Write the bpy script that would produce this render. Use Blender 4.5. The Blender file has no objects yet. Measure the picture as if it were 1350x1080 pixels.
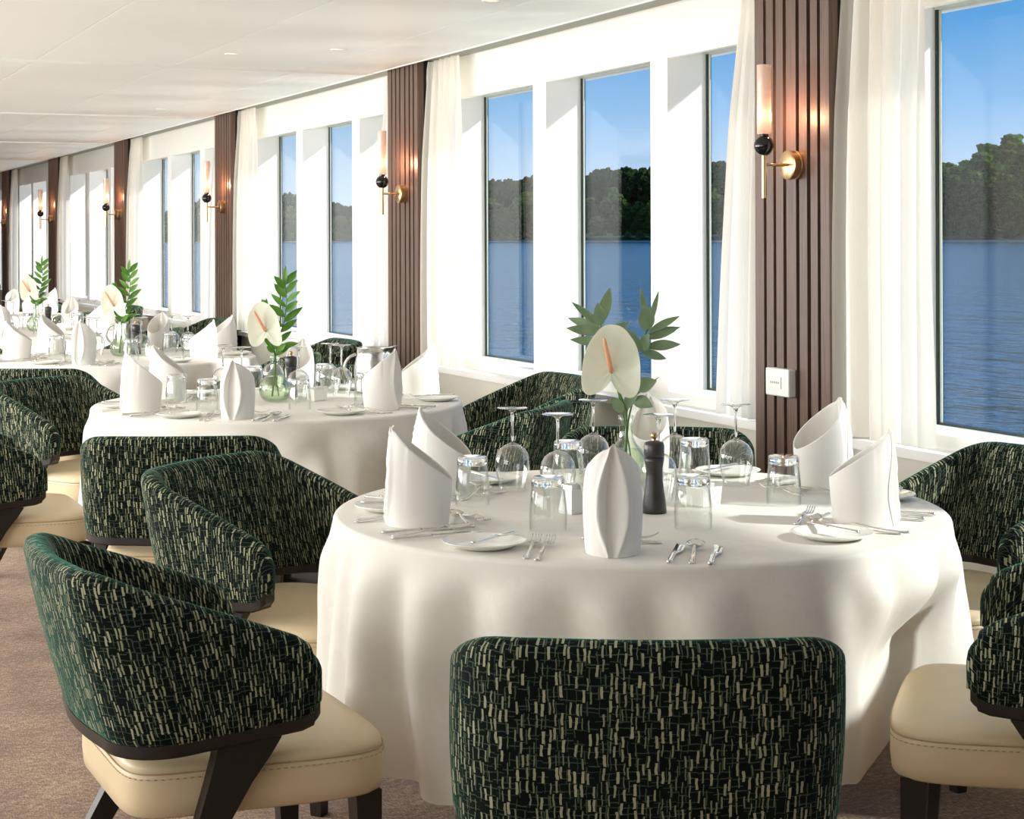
import bpy, math, random
from math import sin, cos, pi, radians, sqrt, atan2
from mathutils import Vector, Matrix

random.seed(7)
SC = bpy.context.scene
COL = SC.collection

# ------------------------------------------------------------------ basics
YAW = radians(24.534)
CS, SN = cos(YAW), sin(YAW)
EYE = 1.39
TH = 0.745            # table surface (top of the cloth)
PITCH = 3.9           # pillar spacing along the window wall


def mesh_obj(name, verts, faces, mats=None, parent=None, smooth=True, mi=None, uv=None):
    me = bpy.data.meshes.new(name)
    me.from_pydata([tuple(v) for v in verts], [], faces)
    me.validate(clean_customdata=False)
    if mats is not None:
        for m in (mats if isinstance(mats, (list, tuple)) else [mats]):
            me.materials.append(m)
    if mi is not None:
        for p, i in zip(me.polygons, mi):
            p.material_index = i
    if smooth:
        me.polygons.foreach_set('use_smooth', [True] * len(me.polygons))
    if uv is not None:
        lay = me.uv_layers.new(name='UVMap')
        for lp in me.loops:
            lay.data[lp.index].uv = uv[lp.vertex_index]
    me.update()
    o = bpy.data.objects.new(name, me)
    COL.objects.link(o)
    if parent is not None:
        o.parent = parent
    return o


class MB:
    """collects verts / faces"""
    def __init__(self):
        self.v, self.f, self.m = [], [], []

    def add(self, verts, faces, mi=0):
        b = len(self.v)
        self.v += [tuple(x) for x in verts]
        self.f += [tuple(i + b for i in f) for f in faces]
        self.m += [mi] * len(faces)

    def box(self, x0, x1, y0, y1, z0, z1, mi=0):
        v = [(x, y, z) for x in (x0, x1) for y in (y0, y1) for z in (z0, z1)]
        f = [(0, 1, 3, 2), (4, 6, 7, 5), (0, 4, 5, 1), (2, 3, 7, 6), (0, 2, 6, 4), (1, 5, 7, 3)]
        self.add(v, f, mi)

    def grid(self, rows, closed=False, cap0=False, cap1=False, mi=0):
        """rows: list of equal length loops"""
        n = len(rows[0])
        verts = [p for r in rows for p in r]
        faces = []
        for i in range(len(rows) - 1):
            for j in range(n if closed else n - 1):
                k = (j + 1) % n
                faces.append((i * n + j, i * n + k, (i + 1) * n + k, (i + 1) * n + j))
        if cap0:
            faces.append(tuple(reversed(range(n))))
        if cap1:
            faces.append(tuple(range((len(rows) - 1) * n, len(rows) * n)))
        self.add(verts, faces, mi)

    def lathe(self, prof, seg=32, cx=0, cy=0, mi=0, cap0=False, cap1=False):
        rows = []
        for r, z in prof:
            rows.append([(cx + r * cos(2 * pi * j / seg), cy + r * sin(2 * pi * j / seg), z) for j in range(seg)])
        self.grid(rows, True, cap0, cap1, mi)

    def tube(self, pts, rad, seg=8, mi=0):
        pts = [Vector(p) for p in pts]
        rows = []
        up = Vector((0.13, 0.31, 0.94)).normalized()
        for i, p in enumerate(pts):
            a = pts[max(i - 1, 0)]
            b = pts[min(i + 1, len(pts) - 1)]
            t = (b - a).normalized()
            s = t.cross(up)
            if s.length < 1e-4:
                s = t.cross(Vector((1, 0, 0)))
            s.normalize()
            w = s.cross(t).normalized()
            r = rad[i] if isinstance(rad, (list, tuple)) else rad
            rows.append([p + s * r * cos(2 * pi * j / seg) + w * r * sin(2 * pi * j / seg) for j in range(seg)])
        self.grid(rows, True, True, True, mi)

    def sphere(self, c, r, seg=16, rings=10, mi=0, sz=1.0):
        rows = []
        for i in range(rings + 1):
            a = -pi / 2 + pi * i / rings
            rr = max(r * cos(a), 1e-5)
            rows.append([(c[0] + rr * cos(2 * pi * j / seg), c[1] + rr * sin(2 * pi * j / seg), c[2] + sz * r * sin(a)) for j in range(seg)])
        self.grid(rows, True, True, True, mi)

    def build(self, name, mats, parent=None, smooth=True):
        return mesh_obj(name, self.v, self.f, mats, parent, smooth, self.m)


def autosmooth(o, ang=35):
    me = o.data
    try:
        me.set_sharp_from_angle(angle=radians(ang))
    except Exception:
        pass
    return o


def empty(name, loc=(0, 0, 0), rz=0.0):
    o = bpy.data.objects.new(name, None)
    o.empty_display_size = 0.1
    COL.objects.link(o)
    o.location = loc
    o.rotation_euler = (0, 0, rz)
    return o


def tag(o, label, cat, group=None, kind=None):
    o['label'] = label
    o['category'] = cat
    if group:
        o['group'] = group
    if kind:
        o['kind'] = kind
    return o


def structure(o):
    o['kind'] = 'structure'
    return o


def dup(o, loc=None, rz=None, parent=None):
    c = o.copy()
    COL.objects.link(c)
    if parent is not None:
        c.parent = parent
    if loc is not None:
        c.location = loc
    if rz is not None:
        c.rotation_euler = (o.rotation_euler[0], o.rotation_euler[1], rz)
    for ch in list(o.children):
        dup(ch, parent=c)
    return c


class Proto:
    """first use hands out the original, later uses copies"""
    def __init__(self, root):
        self.root, self.used = root, False

    def get(self, loc, rz=0.0):
        if not self.used:
            self.used = True
            self.root.location = loc
            self.root.rotation_euler = (0, 0, rz)
            return self.root
        return dup(self.root, loc, rz)


# ------------------------------------------------------------------ materials
def S(r, g, b):
    """8 bit sRGB to linear"""
    def f(c):
        c /= 255.0
        return c / 12.92 if c <= 0.04045 else ((c + 0.055) / 1.055) ** 2.4
    return (f(r), f(g), f(b), 1.0)


class NT:
    def __init__(self, name):
        self.mat = bpy.data.materials.new(name)
        self.mat.use_nodes = True
        self.t = self.mat.node_tree
        self.t.nodes.clear()
        self.out = self.t.nodes.new('ShaderNodeOutputMaterial')

    def n(self, typ, **kw):
        nd = self.t.nodes.new(typ)
        for k, v in kw.items():
            setattr(nd, k, v)
        return nd

    def link(self, a, b):
        self.t.links.new(a, b)

    def val(self, sock, v):
        if isinstance(v, (int, float)):
            sock.default_value = v
        elif isinstance(v, (tuple, list)):
            sock.default_value = v
        else:
            self.link(v, sock)

    def math(self, op, a, b=0.0, c=0.0, clamp=False):
        nd = self.n('ShaderNodeMath', operation=op)
        nd.use_clamp = clamp
        self.val(nd.inputs[0], a)
        self.val(nd.inputs[1], b)
        if len(nd.inputs) > 2:
            self.val(nd.inputs[2], c)
        return nd.outputs[0]

    def mixc(self, fac, a, b):
        nd = self.n('ShaderNodeMix', data_type='RGBA')
        self.val(nd.inputs[0], fac)
        self.val(nd.inputs[6], a)
        self.val(nd.inputs[7], b)
        return nd.outputs[2]

    def noise(self, vec, scale, detail=3.0, rough=0.5):
        nd = self.n('ShaderNodeTexNoise')
        nd.inputs['Scale'].default_value = scale
        nd.inputs['Detail'].default_value = detail
        nd.inputs['Roughness'].default_value = rough
        if vec is not None:
            self.link(vec, nd.inputs['Vector'])
        return nd.outputs['Fac']

    def mapping(self, vec, scale=(1, 1, 1), rot=(0, 0, 0)):
        nd = self.n('ShaderNodeMapping')
        nd.inputs['Scale'].default_value = scale
        nd.inputs['Rotation'].default_value = rot
        self.link(vec, nd.inputs['Vector'])
        return nd.outputs[0]

    def coord(self, which='Object'):
        return self.n('ShaderNodeTexCoord').outputs[which]

    def ramp(self, fac, stops):
        nd = self.n('ShaderNodeValToRGB')
        el = nd.color_ramp.elements
        el[0].position, el[0].color = stops[0]
        el[1].position, el[1].color = stops[-1]
        for p, c in stops[1:-1]:
            e = el.new(p)
            e.color = c
        self.link(fac, nd.inputs[0])
        return nd.outputs[0]

    def pbr(self, color, rough=0.5, metal=0.0, spec=0.5, **kw):
        p = self.n('ShaderNodeBsdfPrincipled')
        self.val(p.inputs['Base Color'], color)
        self.val(p.inputs['Roughness'], rough)
        p.inputs['Metallic'].default_value = metal
        p.inputs['Specular IOR Level'].default_value = spec
        for k, v in kw.items():
            self.val(p.inputs[k.replace('_', ' ')], v)
        return p

    def bump(self, h, strength=0.3, dist=0.01):
        b = self.n('ShaderNodeBump')
        b.inputs['Strength'].default_value = strength
        b.inputs['Distance'].default_value = dist
        self.link(h, b.inputs['Height'])
        return b.outputs[0]

    def mixs(self, fac, a, b):
        m = self.n('ShaderNodeMixShader')
        self.val(m.inputs[0], fac)
        self.link(a, m.inputs[1])
        self.link(b, m.inputs[2])
        return m.outputs[0]

    def done(self, shader):
        self.link(shader, self.out.inputs['Surface'])
        return self.mat


def plain(name, color, rough=0.5, metal=0.0, spec=0.5, bump=None, var=0.06, vscale=6.0, **kw):
    t = NT(name)
    co = t.coord()
    nz = t.noise(co, vscale, 4)
    dark = tuple(c * (1 - var) for c in color[:3]) + (1,)
    lite = tuple(min(1, c * (1 + var)) for c in color[:3]) + (1,)
    colr = t.mixc(nz, dark, lite)
    p = t.pbr(colr, rough, metal, spec, **kw)
    if bump:
        t.link(t.bump(t.noise(co, bump[0], 3), bump[1], bump[2]), p.inputs['Normal'])
    return t.done(p.outputs[0])


def thin_glass(name, tint=(1, 1, 1, 1), edge=(0.7, 0.74, 0.74, 1), f0=0.04, power=5.0, rough=0.02, edge_pow=3.0, gain=1.0):
    """thin walled clear glass: see-through, with a mirror layer that rises to grazing angles"""
    t = NT(name)
    g = t.n('ShaderNodeNewGeometry')
    d = t.n('ShaderNodeVectorMath', operation='DOT_PRODUCT')
    t.link(g.outputs['Normal'], d.inputs[0])
    t.link(g.outputs['Incoming'], d.inputs[1])
    c = t.math('ABSOLUTE', d.outputs['Value'])
    ic = t.math('SUBTRACT', 1.0, c, clamp=True)
    fr = t.math('POWER', ic, power)
    fac = t.math('MULTIPLY_ADD', fr, (1 - f0) * gain, f0, clamp=True)
    col = t.mixc(t.math('POWER', ic, edge_pow), tint, edge)
    tr = t.n('ShaderNodeBsdfTransparent')
    t.link(col, tr.inputs[0])
    gl = t.n('ShaderNodeBsdfGlossy')
    gl.inputs['Roughness'].default_value = rough
    gl.inputs['Color'].default_value = (1, 1, 1, 1)
    return t.done(t.mixs(fac, tr.outputs[0], gl.outputs[0]))


M = {}
M['white'] = plain('white_paint', S(240, 240, 236), 0.45, var=0.01)
M['lower_wall'] = plain('cream_wall_panel', S(222, 221, 208), 0.5, var=0.02)
M['saloon_wall'] = plain('walnut_panel', S(92, 72, 60), 0.5, var=0.15)
M['soffit'] = plain('soffit_paint', S(238, 237, 229), 0.5, var=0.015)
M['ceiling'] = plain('ceiling_lacquer', S(242, 243, 239), 0.50, spec=0.3, var=0.01)
M['ceiling_gap'] = plain('ceiling_gap', S(158, 160, 150), 0.6, var=0.05)
M['gasket'] = plain('window_gasket', S(40, 55, 48), 0.4)
M['frame'] = plain('window_frame', S(205, 212, 204), 0.4, var=0.02)
M['pane'] = thin_glass('window_pane', tint=(0.985, 0.995, 0.99, 1), edge=(0.93, 0.96, 0.95, 1), f0=0.03, gain=0.45)
M['brass'] = plain('brushed_brass', S(206, 178, 136), 0.3, 1.0, var=0.08, vscale=40)
M['black_ball'] = plain('black_marble', S(18, 20, 20), 0.12, var=0.4, vscale=60)
M['porcelain'] = plain('porcelain', S(240, 240, 234), 0.15, var=0.01)
M['silver'] = plain('polished_steel', (0.78, 0.77, 0.74, 1), 0.12, 1.0, var=0.02)
M['steel'] = plain('satin_steel', (0.62, 0.61, 0.58, 1), 0.22, 1.0, var=0.03)
M['wood_dark'] = plain('espresso_wood', S(30, 24, 20), 0.38, var=0.25, vscale=25, bump=(60, 0.05, 0.002))
M['mill'] = plain('dark_wood_mill', S(52, 50, 48), 0.3, var=0.25, vscale=30)
M['stem'] = plain('green_stem', S(70, 110, 45), 0.45, var=0.2, vscale=30)
M['spadix'] = plain('spadix', S(238, 170, 130), 0.5, var=0.08, vscale=120, bump=(350, 0.4, 0.002))
M['trunk'] = plain('bark', S(60, 50, 40), 0.9, var=0.3)
M['card'] = plain('white_card', S(232, 234, 230), 0.4, var=0.01)
M['grey_print'] = plain('grey_print', S(150, 156, 156), 0.5, var=0.02)
M['tabletop'] = plain('table_board', S(120, 90, 65), 0.5, var=0.15)

# clear tableware
M['glass'] = thin_glass('clear_glass', tint=(0.985, 0.99, 0.985, 1), edge=(0.42, 0.45, 0.44, 1), f0=0.05, power=3.2, edge_pow=4.0)
M['vase_glass'] = thin_glass('vase_glass', tint=(0.94, 0.97, 0.92, 1), edge=(0.35, 0.42, 0.33, 1), f0=0.05, power=3.5, edge_pow=3.0)
M['water_in_vase'] = thin_glass('vase_water', tint=(0.93, 0.97, 0.90, 1), edge=(0.70, 0.78, 0.62, 1), f0=0.03, power=5, edge_pow=2.0)


def mat_solid_glass():
    t = NT('solid_glass')
    p = t.pbr((0.98, 1, 0.99, 1), 0.03, IOR=1.45, Transmission_Weight=1.0)
    return t.done(p.outputs[0])


M['solid_glass'] = mat_solid_glass()


def mat_floor():
    t = NT('carpet')
    co = t.coord()
    a = t.noise(co, 3.2, 4, 0.6)
    mid = t.noise(t.mapping(co, (1.0, 2.4, 1)), 26.0, 4, 0.65)
    fib = t.noise(t.mapping(co, (1, 4.5, 1), (0, 0, 0.43)), 48.0, 3, 0.7)
    fib2 = t.noise(t.mapping(co, (4.5, 1, 1), (0, 0, 0.43)), 55.0, 2, 0.7)
    k = t.math('ADD', t.math('MULTIPLY', a, 0.45), t.math('MULTIPLY', mid, 0.5))
    k = t.math('ADD', k, t.math('MULTIPLY', t.math('ADD', fib, fib2), 0.75))
    k = t.math('SUBTRACT', k, 0.73)
    col = t.ramp(k, [(0.25, S(78, 55, 40)), (0.5, S(134, 105, 82)), (0.75, S(192, 164, 134))])
    p = t.pbr(col, 0.95, spec=0.1)
    p.inputs['Sheen Weight'].default_value = 0.2
    t.link(t.bump(t.math('ADD', fib, fib2), 0.6, 0.006), p.inputs['Normal'])
    return t.done(p.outputs[0])


M['floor'] = mat_floor()


def mat_slat():
    t = NT('walnut_slat')
    co = t.coord()
    g = t.noise(t.mapping(co, (60, 60, 1.2)), 3.0, 5, 0.6)
    col = t.ramp(g, [(0.25, S(70, 53, 45)), (0.6, S(106, 85, 74)), (0.85, S(130, 107, 94))])
    p = t.pbr(col, 0.42, spec=0.4)
    return t.done(p.outputs[0])


M['slat'] = mat_slat()
M['slat_gap'] = plain('slat_backing', S(20, 18, 17), 0.8)


def mat_cloth(name, color, trans=0.12, weave=900, damask=True):
    t = NT(name)
    co = t.coord()
    w1 = t.noise(t.mapping(co, (1, 1, 4)), weave, 1)
    base = color
    rough = 0.75
    if damask:
        d = t.noise(co, 5.0, 2, 0.4)
        d2 = t.noise(co, 28.0, 2, 0.5)
        m = t.math('MULTIPLY', t.math('GREATER_THAN', d, 0.56), t.math('GREATER_THAN', d2, 0.47))
        base = t.mixc(t.math('MULTIPLY', m, 0.5), color, tuple(min(1, c * 1.05) for c in color[:3]) + (1,))
        rough = t.math('MULTIPLY_ADD', m, -0.22, 0.72)
    p = t.pbr(base, rough, spec=0.25)
    p.inputs['Sheen Weight'].default_value = 0.15
    t.link(t.bump(w1, 0.08, 0.001), p.inputs['Normal'])
    tr = t.n('ShaderNodeBsdfTranslucent')
    t.val(tr.inputs[0], base)
    return t.done(t.mixs(trans, p.outputs[0], tr.outputs[0]))


M['cloth'] = mat_cloth('white_damask', S(240, 237, 228), 0.10)
M['napkin'] = mat_cloth('white_napkin', S(243, 241, 236), 0.14, damask=False)


def mat_curtain():
    t = NT('sheer_curtain')
    co = t.coord()
    w = t.noise(t.mapping(co, (1, 60, 3)), 12.0, 2)
    col = t.mixc(w, S(248, 244, 234), S(253, 251, 246))
    d = t.n('ShaderNodeBsdfDiffuse')
    t.link(col, d.inputs[0])
    tl = t.n('ShaderNodeBsdfTranslucent')
    t.link(col, tl.inputs[0])
    tp = t.n('ShaderNodeBsdfTransparent')
    a = t.mixs(0.68, d.outputs[0], tl.outputs[0])
    return t.done(t.mixs(0.05, a, tp.outputs[0]))


M['curtain'] = mat_curtain()


def mat_seat():
    t = NT('cream_leather')
    co = t.coord()
    n1 = t.noise(co, 8, 3)
    col = t.mixc(n1, S(210, 189, 150), S(224, 206, 172))
    p = t.pbr(col, 0.42, spec=0.4)
    v = t.n('ShaderNodeTexVoronoi')
    v.inputs['Scale'].default_value = 420
    t.link(co, v.inputs['Vector'])
    t.link(t.bump(v.outputs['Distance'], 0.08, 0.001), p.inputs['Normal'])
    return t.done(p.outputs[0])


M['seat'] = mat_seat()
M['seam'] = plain('seam_thread', S(176, 154, 116), 0.7)


def mat_fabric():
    """dark green velvet with short upright cream dashes joined by thin cross lines"""
    t = NT('velvet_weave')
    uv = t.n('ShaderNodeUVMap')
    uv.uv_map = 'UVMap'
    sep = t.n('ShaderNodeSeparateXYZ')
    # slight wobble so the weave is not ruled
    nz = t.n('ShaderNodeTexNoise')
    nz.inputs['Scale'].default_value = 55
    nz.inputs['Detail'].default_value = 2
    t.link(uv.outputs[0], nz.inputs['Vector'])
    vm = t.n('ShaderNodeVectorMath', operation='MULTIPLY_ADD')
    t.link(nz.outputs['Color'], vm.inputs[0])
    vm.inputs[1].default_value = (0.006, 0.006, 0)
    t.link(uv.outputs[0], vm.inputs[2])
    t.link(vm.outputs[0], sep.inputs[0])
    U, V = sep.outputs[0], sep.outputs[1]

    def rnd(a, b, off):
        cb = t.n('ShaderNodeCombineXYZ')
        t.val(cb.inputs[0], a)
        t.val(cb.inputs[1], b)
        cb.inputs[2].default_value = off
        w = t.n('ShaderNodeTexWhiteNoise', noise_dimensions='3D')
        t.link(cb.outputs[0], w.inputs['Vector'])
        return w.outputs['Value']

    def dashes(P, Q, cell_p, cell_q, width, prob, off, lo=0.06, hi=0.94, wr=0.5):
        """strokes that run along Q, one per cell, columns along P"""
        p = t.math('DIVIDE', P, cell_p)
        col = t.math('FLOOR', p)
        fp = t.math('FRACT', p)
        q = t.math('ADD', t.math('DIVIDE', Q, cell_q), t.math('MULTIPLY', rnd(col, 3.7, off), 9.0))
        seg = t.math('FLOOR', q)
        fq = t.math('FRACT', q)
        r1 = rnd(col, seg, off + 1.3)
        r2 = rnd(col, seg, off + 2.9)
        r3 = rnd(col, seg, off + 4.1)
        c = t.math('MULTIPLY_ADD', r2, 0.6, 0.2)
        d = t.math('ABSOLUTE', t.math('SUBTRACT', fp, c))
        wv = t.math('MULTIPLY', width, t.math('MULTIPLY_ADD', r3, wr * 2, 1 - wr))
        a = t.math('LESS_THAN', d, wv)
        on = t.math('LESS_THAN', r1, prob)
        b = t.math('MULTIPLY', t.math('GREATER_THAN', fq, lo), t.math('LESS_THAN', fq, hi))
        return t.math('MULTIPLY', t.math('MULTIPLY', a, on), b), r3

    v1, ra = dashes(U, V, 0.0100, 0.0215, 0.145, 0.76, 0.0)
    v2, rb = dashes(U, V, 0.0150, 0.026, 0.055, 0.85, 20.0)
    h1, rc = dashes(V, U, 0.0115, 0.017, 0.055, 0.85, 40.0, 0.0, 1.0)
    vert = v1
    thin = t.math('MAXIMUM', v2, h1)
    mot = t.noise(uv.outputs[0], 14, 3)
    base = t.mixc(mot, (0.0008, 0.0018, 0.0015, 1), (0.0020, 0.0060, 0.0045, 1))
    cream = t.mixc(ra, S(92, 106, 84), S(172, 172, 142))
    c1 = t.mixc(t.math('MULTIPLY', thin, 0.55), base, S(90, 108, 86))
    c2 = t.mixc(vert, c1, cream)
    p = t.pbr(c2, 0.85, spec=0.15)
    inv = t.math('SUBTRACT', 1.0, t.math('MAXIMUM', vert, thin))
    t.link(t.math('MULTIPLY_ADD', inv, 0.35, 0.12), p.inputs['Sheen Weight'])
    p.inputs['Sheen Roughness'].default_value = 0.30
    p.inputs['Sheen Tint'].default_value = (0.06, 0.55, 0.38, 1)
    hgt = t.math('ADD', t.math('MULTIPLY', inv, 1.0), t.math('MULTIPLY', mot, 0.1))
    t.link(t.bump(hgt, 0.5, 0.0015), p.inputs['Normal'])
    return t.done(p.outputs[0])


M['fabric'] = mat_fabric()


def mat_opal():
    """frosted lamp glass that glows where the bulb stands behind it"""
    t = NT('opal_glass')
    d = t.n('ShaderNodeBsdfDiffuse')
    d.inputs[0].default_value = S(248, 236, 226)
    tl = t.n('ShaderNodeBsdfTranslucent')
    tl.inputs[0].default_value = S(255, 240, 228)
    gl = t.n('ShaderNodeBsdfGlossy')
    gl.inputs['Roughness'].default_value = 0.15
    a = t.mixs(0.6, d.outputs[0], tl.outputs[0])
    return t.done(t.mixs(0.05, a, gl.outputs[0]))


M['opal'] = mat_opal()


def mat_emit(name, color, strength):
    t = NT(name)
    e = t.n('ShaderNodeEmission')
    e.inputs[0].default_value = color
    e.inputs[1].default_value = strength
    return t.done(e.outputs[0])


M['bulb'] = mat_emit('lamp_bulb', (1.0, 0.74, 0.52, 1), 130.0)
M['downlight'] = mat_emit('downlight_lens', (1.0, 0.80, 0.58, 1), 1.6)


def mat_leaf(name, c0, c1, trans=0.35):
    t = NT(name)
    co = t.coord()
    nz = t.noise(co, 25, 3)
    col = t.mixc(nz, c0, c1)
    p = t.pbr(col, 0.4, spec=0.4)
    tl = t.n('ShaderNodeBsdfTranslucent')
    t.link(col, tl.inputs[0])
    return t.done(t.mixs(trans, p.outputs[0], tl.outputs[0]))


M['leaf'] = mat_leaf('ruscus_leaf', S(106, 142, 98), S(182, 200, 166))
M['leaf_bright'] = mat_leaf('ruscus_leaf_bright', S(80, 140, 50), S(132, 180, 78), 0.45)
M['spathe'] = mat_leaf('anthurium_spathe', S(236, 238, 218), S(250, 250, 240), 0.38)


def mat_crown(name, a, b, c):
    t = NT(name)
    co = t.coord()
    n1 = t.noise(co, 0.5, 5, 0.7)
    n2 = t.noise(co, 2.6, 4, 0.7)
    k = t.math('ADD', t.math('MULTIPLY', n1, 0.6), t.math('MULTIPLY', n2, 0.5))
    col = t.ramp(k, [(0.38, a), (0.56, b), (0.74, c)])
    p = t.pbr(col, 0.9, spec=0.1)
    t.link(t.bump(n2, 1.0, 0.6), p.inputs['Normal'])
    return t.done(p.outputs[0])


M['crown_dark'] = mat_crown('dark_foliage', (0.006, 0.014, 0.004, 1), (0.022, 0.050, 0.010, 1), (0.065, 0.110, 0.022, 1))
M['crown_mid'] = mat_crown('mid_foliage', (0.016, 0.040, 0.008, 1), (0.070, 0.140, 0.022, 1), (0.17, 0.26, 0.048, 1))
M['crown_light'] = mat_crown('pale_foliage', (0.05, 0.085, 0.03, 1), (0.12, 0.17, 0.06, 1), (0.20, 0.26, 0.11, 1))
M['bank'] = plain('bank_soil', S(50, 66, 32), 0.95, var=0.3, vscale=0.4)
M['sand'] = plain('shore_sand', S(176, 160, 136), 0.9, var=0.15, vscale=0.5)
M['grass'] = plain('bank_grass', S(120, 146, 66), 0.9, var=0.2, vscale=0.3)


def mat_river():
    t = NT('river_water')
    co = t.coord()
    a = t.noise(t.mapping(co, (1.0, 0.35, 1), (0, 0, 0.25)), 0.45, 5, 0.62)
    b = t.noise(t.mapping(co, (1.0, 0.45, 1), (0, 0, -0.2)), 2.6, 4, 0.65)
    c = t.noise(t.mapping(co, (0.2, 0.05, 1)), 0.12, 3)
    h = t.math('ADD', t.math('MULTIPLY', a, 1.0), t.math('MULTIPLY', b, 0.35))
    col = t.mixc(c, (0.006, 0.024, 0.052, 1), (0.018, 0.056, 0.102, 1))
    p = t.pbr(col, 0.12, spec=0.5, IOR=1.33)
    t.link(t.bump(h, 0.55, 0.35), p.inputs['Normal'])
    return t.done(p.outputs[0])


M['river'] = mat_river()

# ------------------------------------------------------------------ setting
XP = 3.45       # pillar face
XS = 3.50       # sill front
XF = 3.60       # mullion / soffit room face
XG = 3.80       # glass
XO = 3.97       # outer skin
ZC = 2.365
Y0, Y1 = -2.9, 29.0
XL = -2.6
PC0 = 5.15      # centre of first pillar in view
KS = list(range(-2, 7))

m = MB()
m.box(XL, 3.56, Y0, Y1, -0.05, 0.0)
structure(m.build('floor', M['floor'], smooth=False))

# ceiling: lacquered panels hung below a grey void
m = MB()
ygr = [9.45 + PITCH * k for k in range(-4, 6)]
ygr = [Y0] + [y for y in ygr if Y0 + 0.3 < y < Y1 - 0.3] + [Y1]
xs = [1.482 + 0.745 * i for i in range(-5, 3)]
xs = [XL] + [x for x in xs if x > XL + 0.1] + [3.40]
for i in range(len(ygr) - 1):
    ya = ygr[i] + (0.055 if i else 0)
    yb = ygr[i + 1] - (0.055 if i < len(ygr) - 2 else 0)
    for j in range(len(xs) - 1):
        m.box(xs[j] + 0.003, xs[j + 1] - 0.003, ya, yb, ZC, ZC + 0.02)
    # thin metal lips on both sides of the cross joint
    if i:
        m.box(XL, 3.40, ygr[i] + 0.040, ygr[i] + 0.053, ZC - 0.004, ZC + 0.03)
    if i < len(ygr) - 2:
        m.box(XL, 3.40, ygr[i + 1] - 0.053, ygr[i + 1] - 0.040, ZC - 0.004, ZC + 0.03)
m.box(3.402, 3.415, Y0, Y1, ZC - 0.004, ZC + 0.03)
m.box(XL, XO, Y0, Y1, ZC + 0.035, ZC + 0.12, 1)
structure(m.build('ceiling', [M['ceiling'], M['ceiling_gap']], smooth=False))

# window wall
m = MB()
m.box(3.53, XO, Y0, Y1, -0.05, 0.668, 1)              # panelled lower wall
m.box(XS, 3.64, Y0, Y1, 0.668, 0.70, 0)               # sill board
m.box(XF, XG + 0.03, Y0, Y1, 0.70, 0.745, 0)                 # raised ledge under the panes
m.box(XF, XF + 0.03, Y0, Y1, 2.157, ZC + 0.035, 2)    # soffit front
m.box(XF + 0.03, XO, Y0, Y1, 2.20, ZC + 0.035, 2)
m.box(3.415, XF, Y0, Y1, ZC + 0.02, ZC + 0.035, 3)
for k in KS:
    dy = PITCH * (k - 1)
    m.box(XF + 0.001, XG + 0.014, 8.669 + dy, 5.26 + PITCH + dy, 0.745, 2.158, 0)
    m.box(XF + 0.031, XG + 0.014, 8.669 + dy, 5.26 + PITCH + dy, 2.158, 2.20, 0)
structure(m.build('wall_right', [M['white'], M['lower_wall'], M['soffit'], M['ceiling_gap']], smooth=False))

# the other walls of the saloon (behind and beside the camera)
for nm, bx in (('wall_left', (XL - 0.1, XL, Y0, Y1)), ('wall_back', (XL, XO, Y0 - 0.1, Y0)), ('wall_far', (XL, XO, Y1, Y1 + 0.1))):
    m = MB()
    m.box(*bx, -0.05, ZC + 0.1)
    structure(m.build(nm, M['saloon_wall'], smooth=False))

# one window per bay: two deep mullions, three panes with gaskets
for n, k in enumerate(KS[:-1]):
    dy = PITCH * k
    w = empty('window_%d' % (n + 1), (0, 0, 0))
    structure(w)
    for a, b in ((6.30, 6.447), (7.4865, 7.634)):
        m = MB()
        m.box(XF + 0.001, XG + 0.014, a + dy, b + dy, 0.745, 2.158)
        m.box(XF + 0.031, XG + 0.014, a + dy, b + dy, 2.158, 2.20)
        m.build('mullion', M['white'], w, smooth=False)
    g, fr = MB(), MB()
    for a, b in ((5.26, 6.30), (6.447, 7.4865), (7.634, 8.669)):
        a += dy
        b += dy
        g.box(XG - 0.010, XG + 0.010, b - 0.012, b, 0.745, 2.20)
        g.box(XG - 0.012, XG + 0.012, a, a + 0.012, 0.745, 2.20)
        g.box(XG - 0.008, XG + 0.012, a, b, 0.745, 0.753)
        fr.box(XG - 0.003, XG - 0.0005, b - 0.024, b - 0.012, 0.753, 2.18)
        fr.box(XG - 0.003, XG - 0.0005, a + 0.012, a + 0.030, 0.753, 2.18)
        fr.box(XG - 0.012, XG + 0.03, a, b, 2.180, 2.20)
        m = MB()
        m.box(XG, XG + 0.008, a + 0.012, b - 0.012, 0.753, 2.180)
        m.build('pane', M['pane'], w, smooth=False)
    g.build('gasket', M['gasket'], w, smooth=False)
    fr.build('frame', M['frame'], w, smooth=False)

# slatted pillars between the windows
slat_edges = [(0.000, 0.058), (0.076, 0.122), (0.140, 0.186), (0.206, 0.268), (0.288, 0.336), (0.358, 0.400), (0.418, 0.470)]
for n, k in enumerate(KS):
    if k < -1 or k > 5:
        continue
    yc = PC0 + PITCH * k
    m = MB()
    m.box(XP + 0.038, XF + 0.002, yc - 0.235, yc + 0.235, 0.0, ZC + 0.02)
    p = structure(m.build('trim_%d' % (n + 1), M['slat_gap'], smooth=False))
    m = MB()
    for a, b in slat_edges:
        m.box(XP, XP + 0.040, yc + 0.235 - b, yc + 0.235 - a, 0.0, ZC + 0.018)
    m.build('slats', M['slat'], p, smooth=False)

# ------------------------------------------------------------------ curtains
PIL = {0: 'first slatted pillar', 1: 'second slatted pillar', 2: 'third slatted pillar', 3: 'fourth slatted pillar',
       4: 'fifth slatted pillar', 5: 'sixth slatted pillar'}


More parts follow.
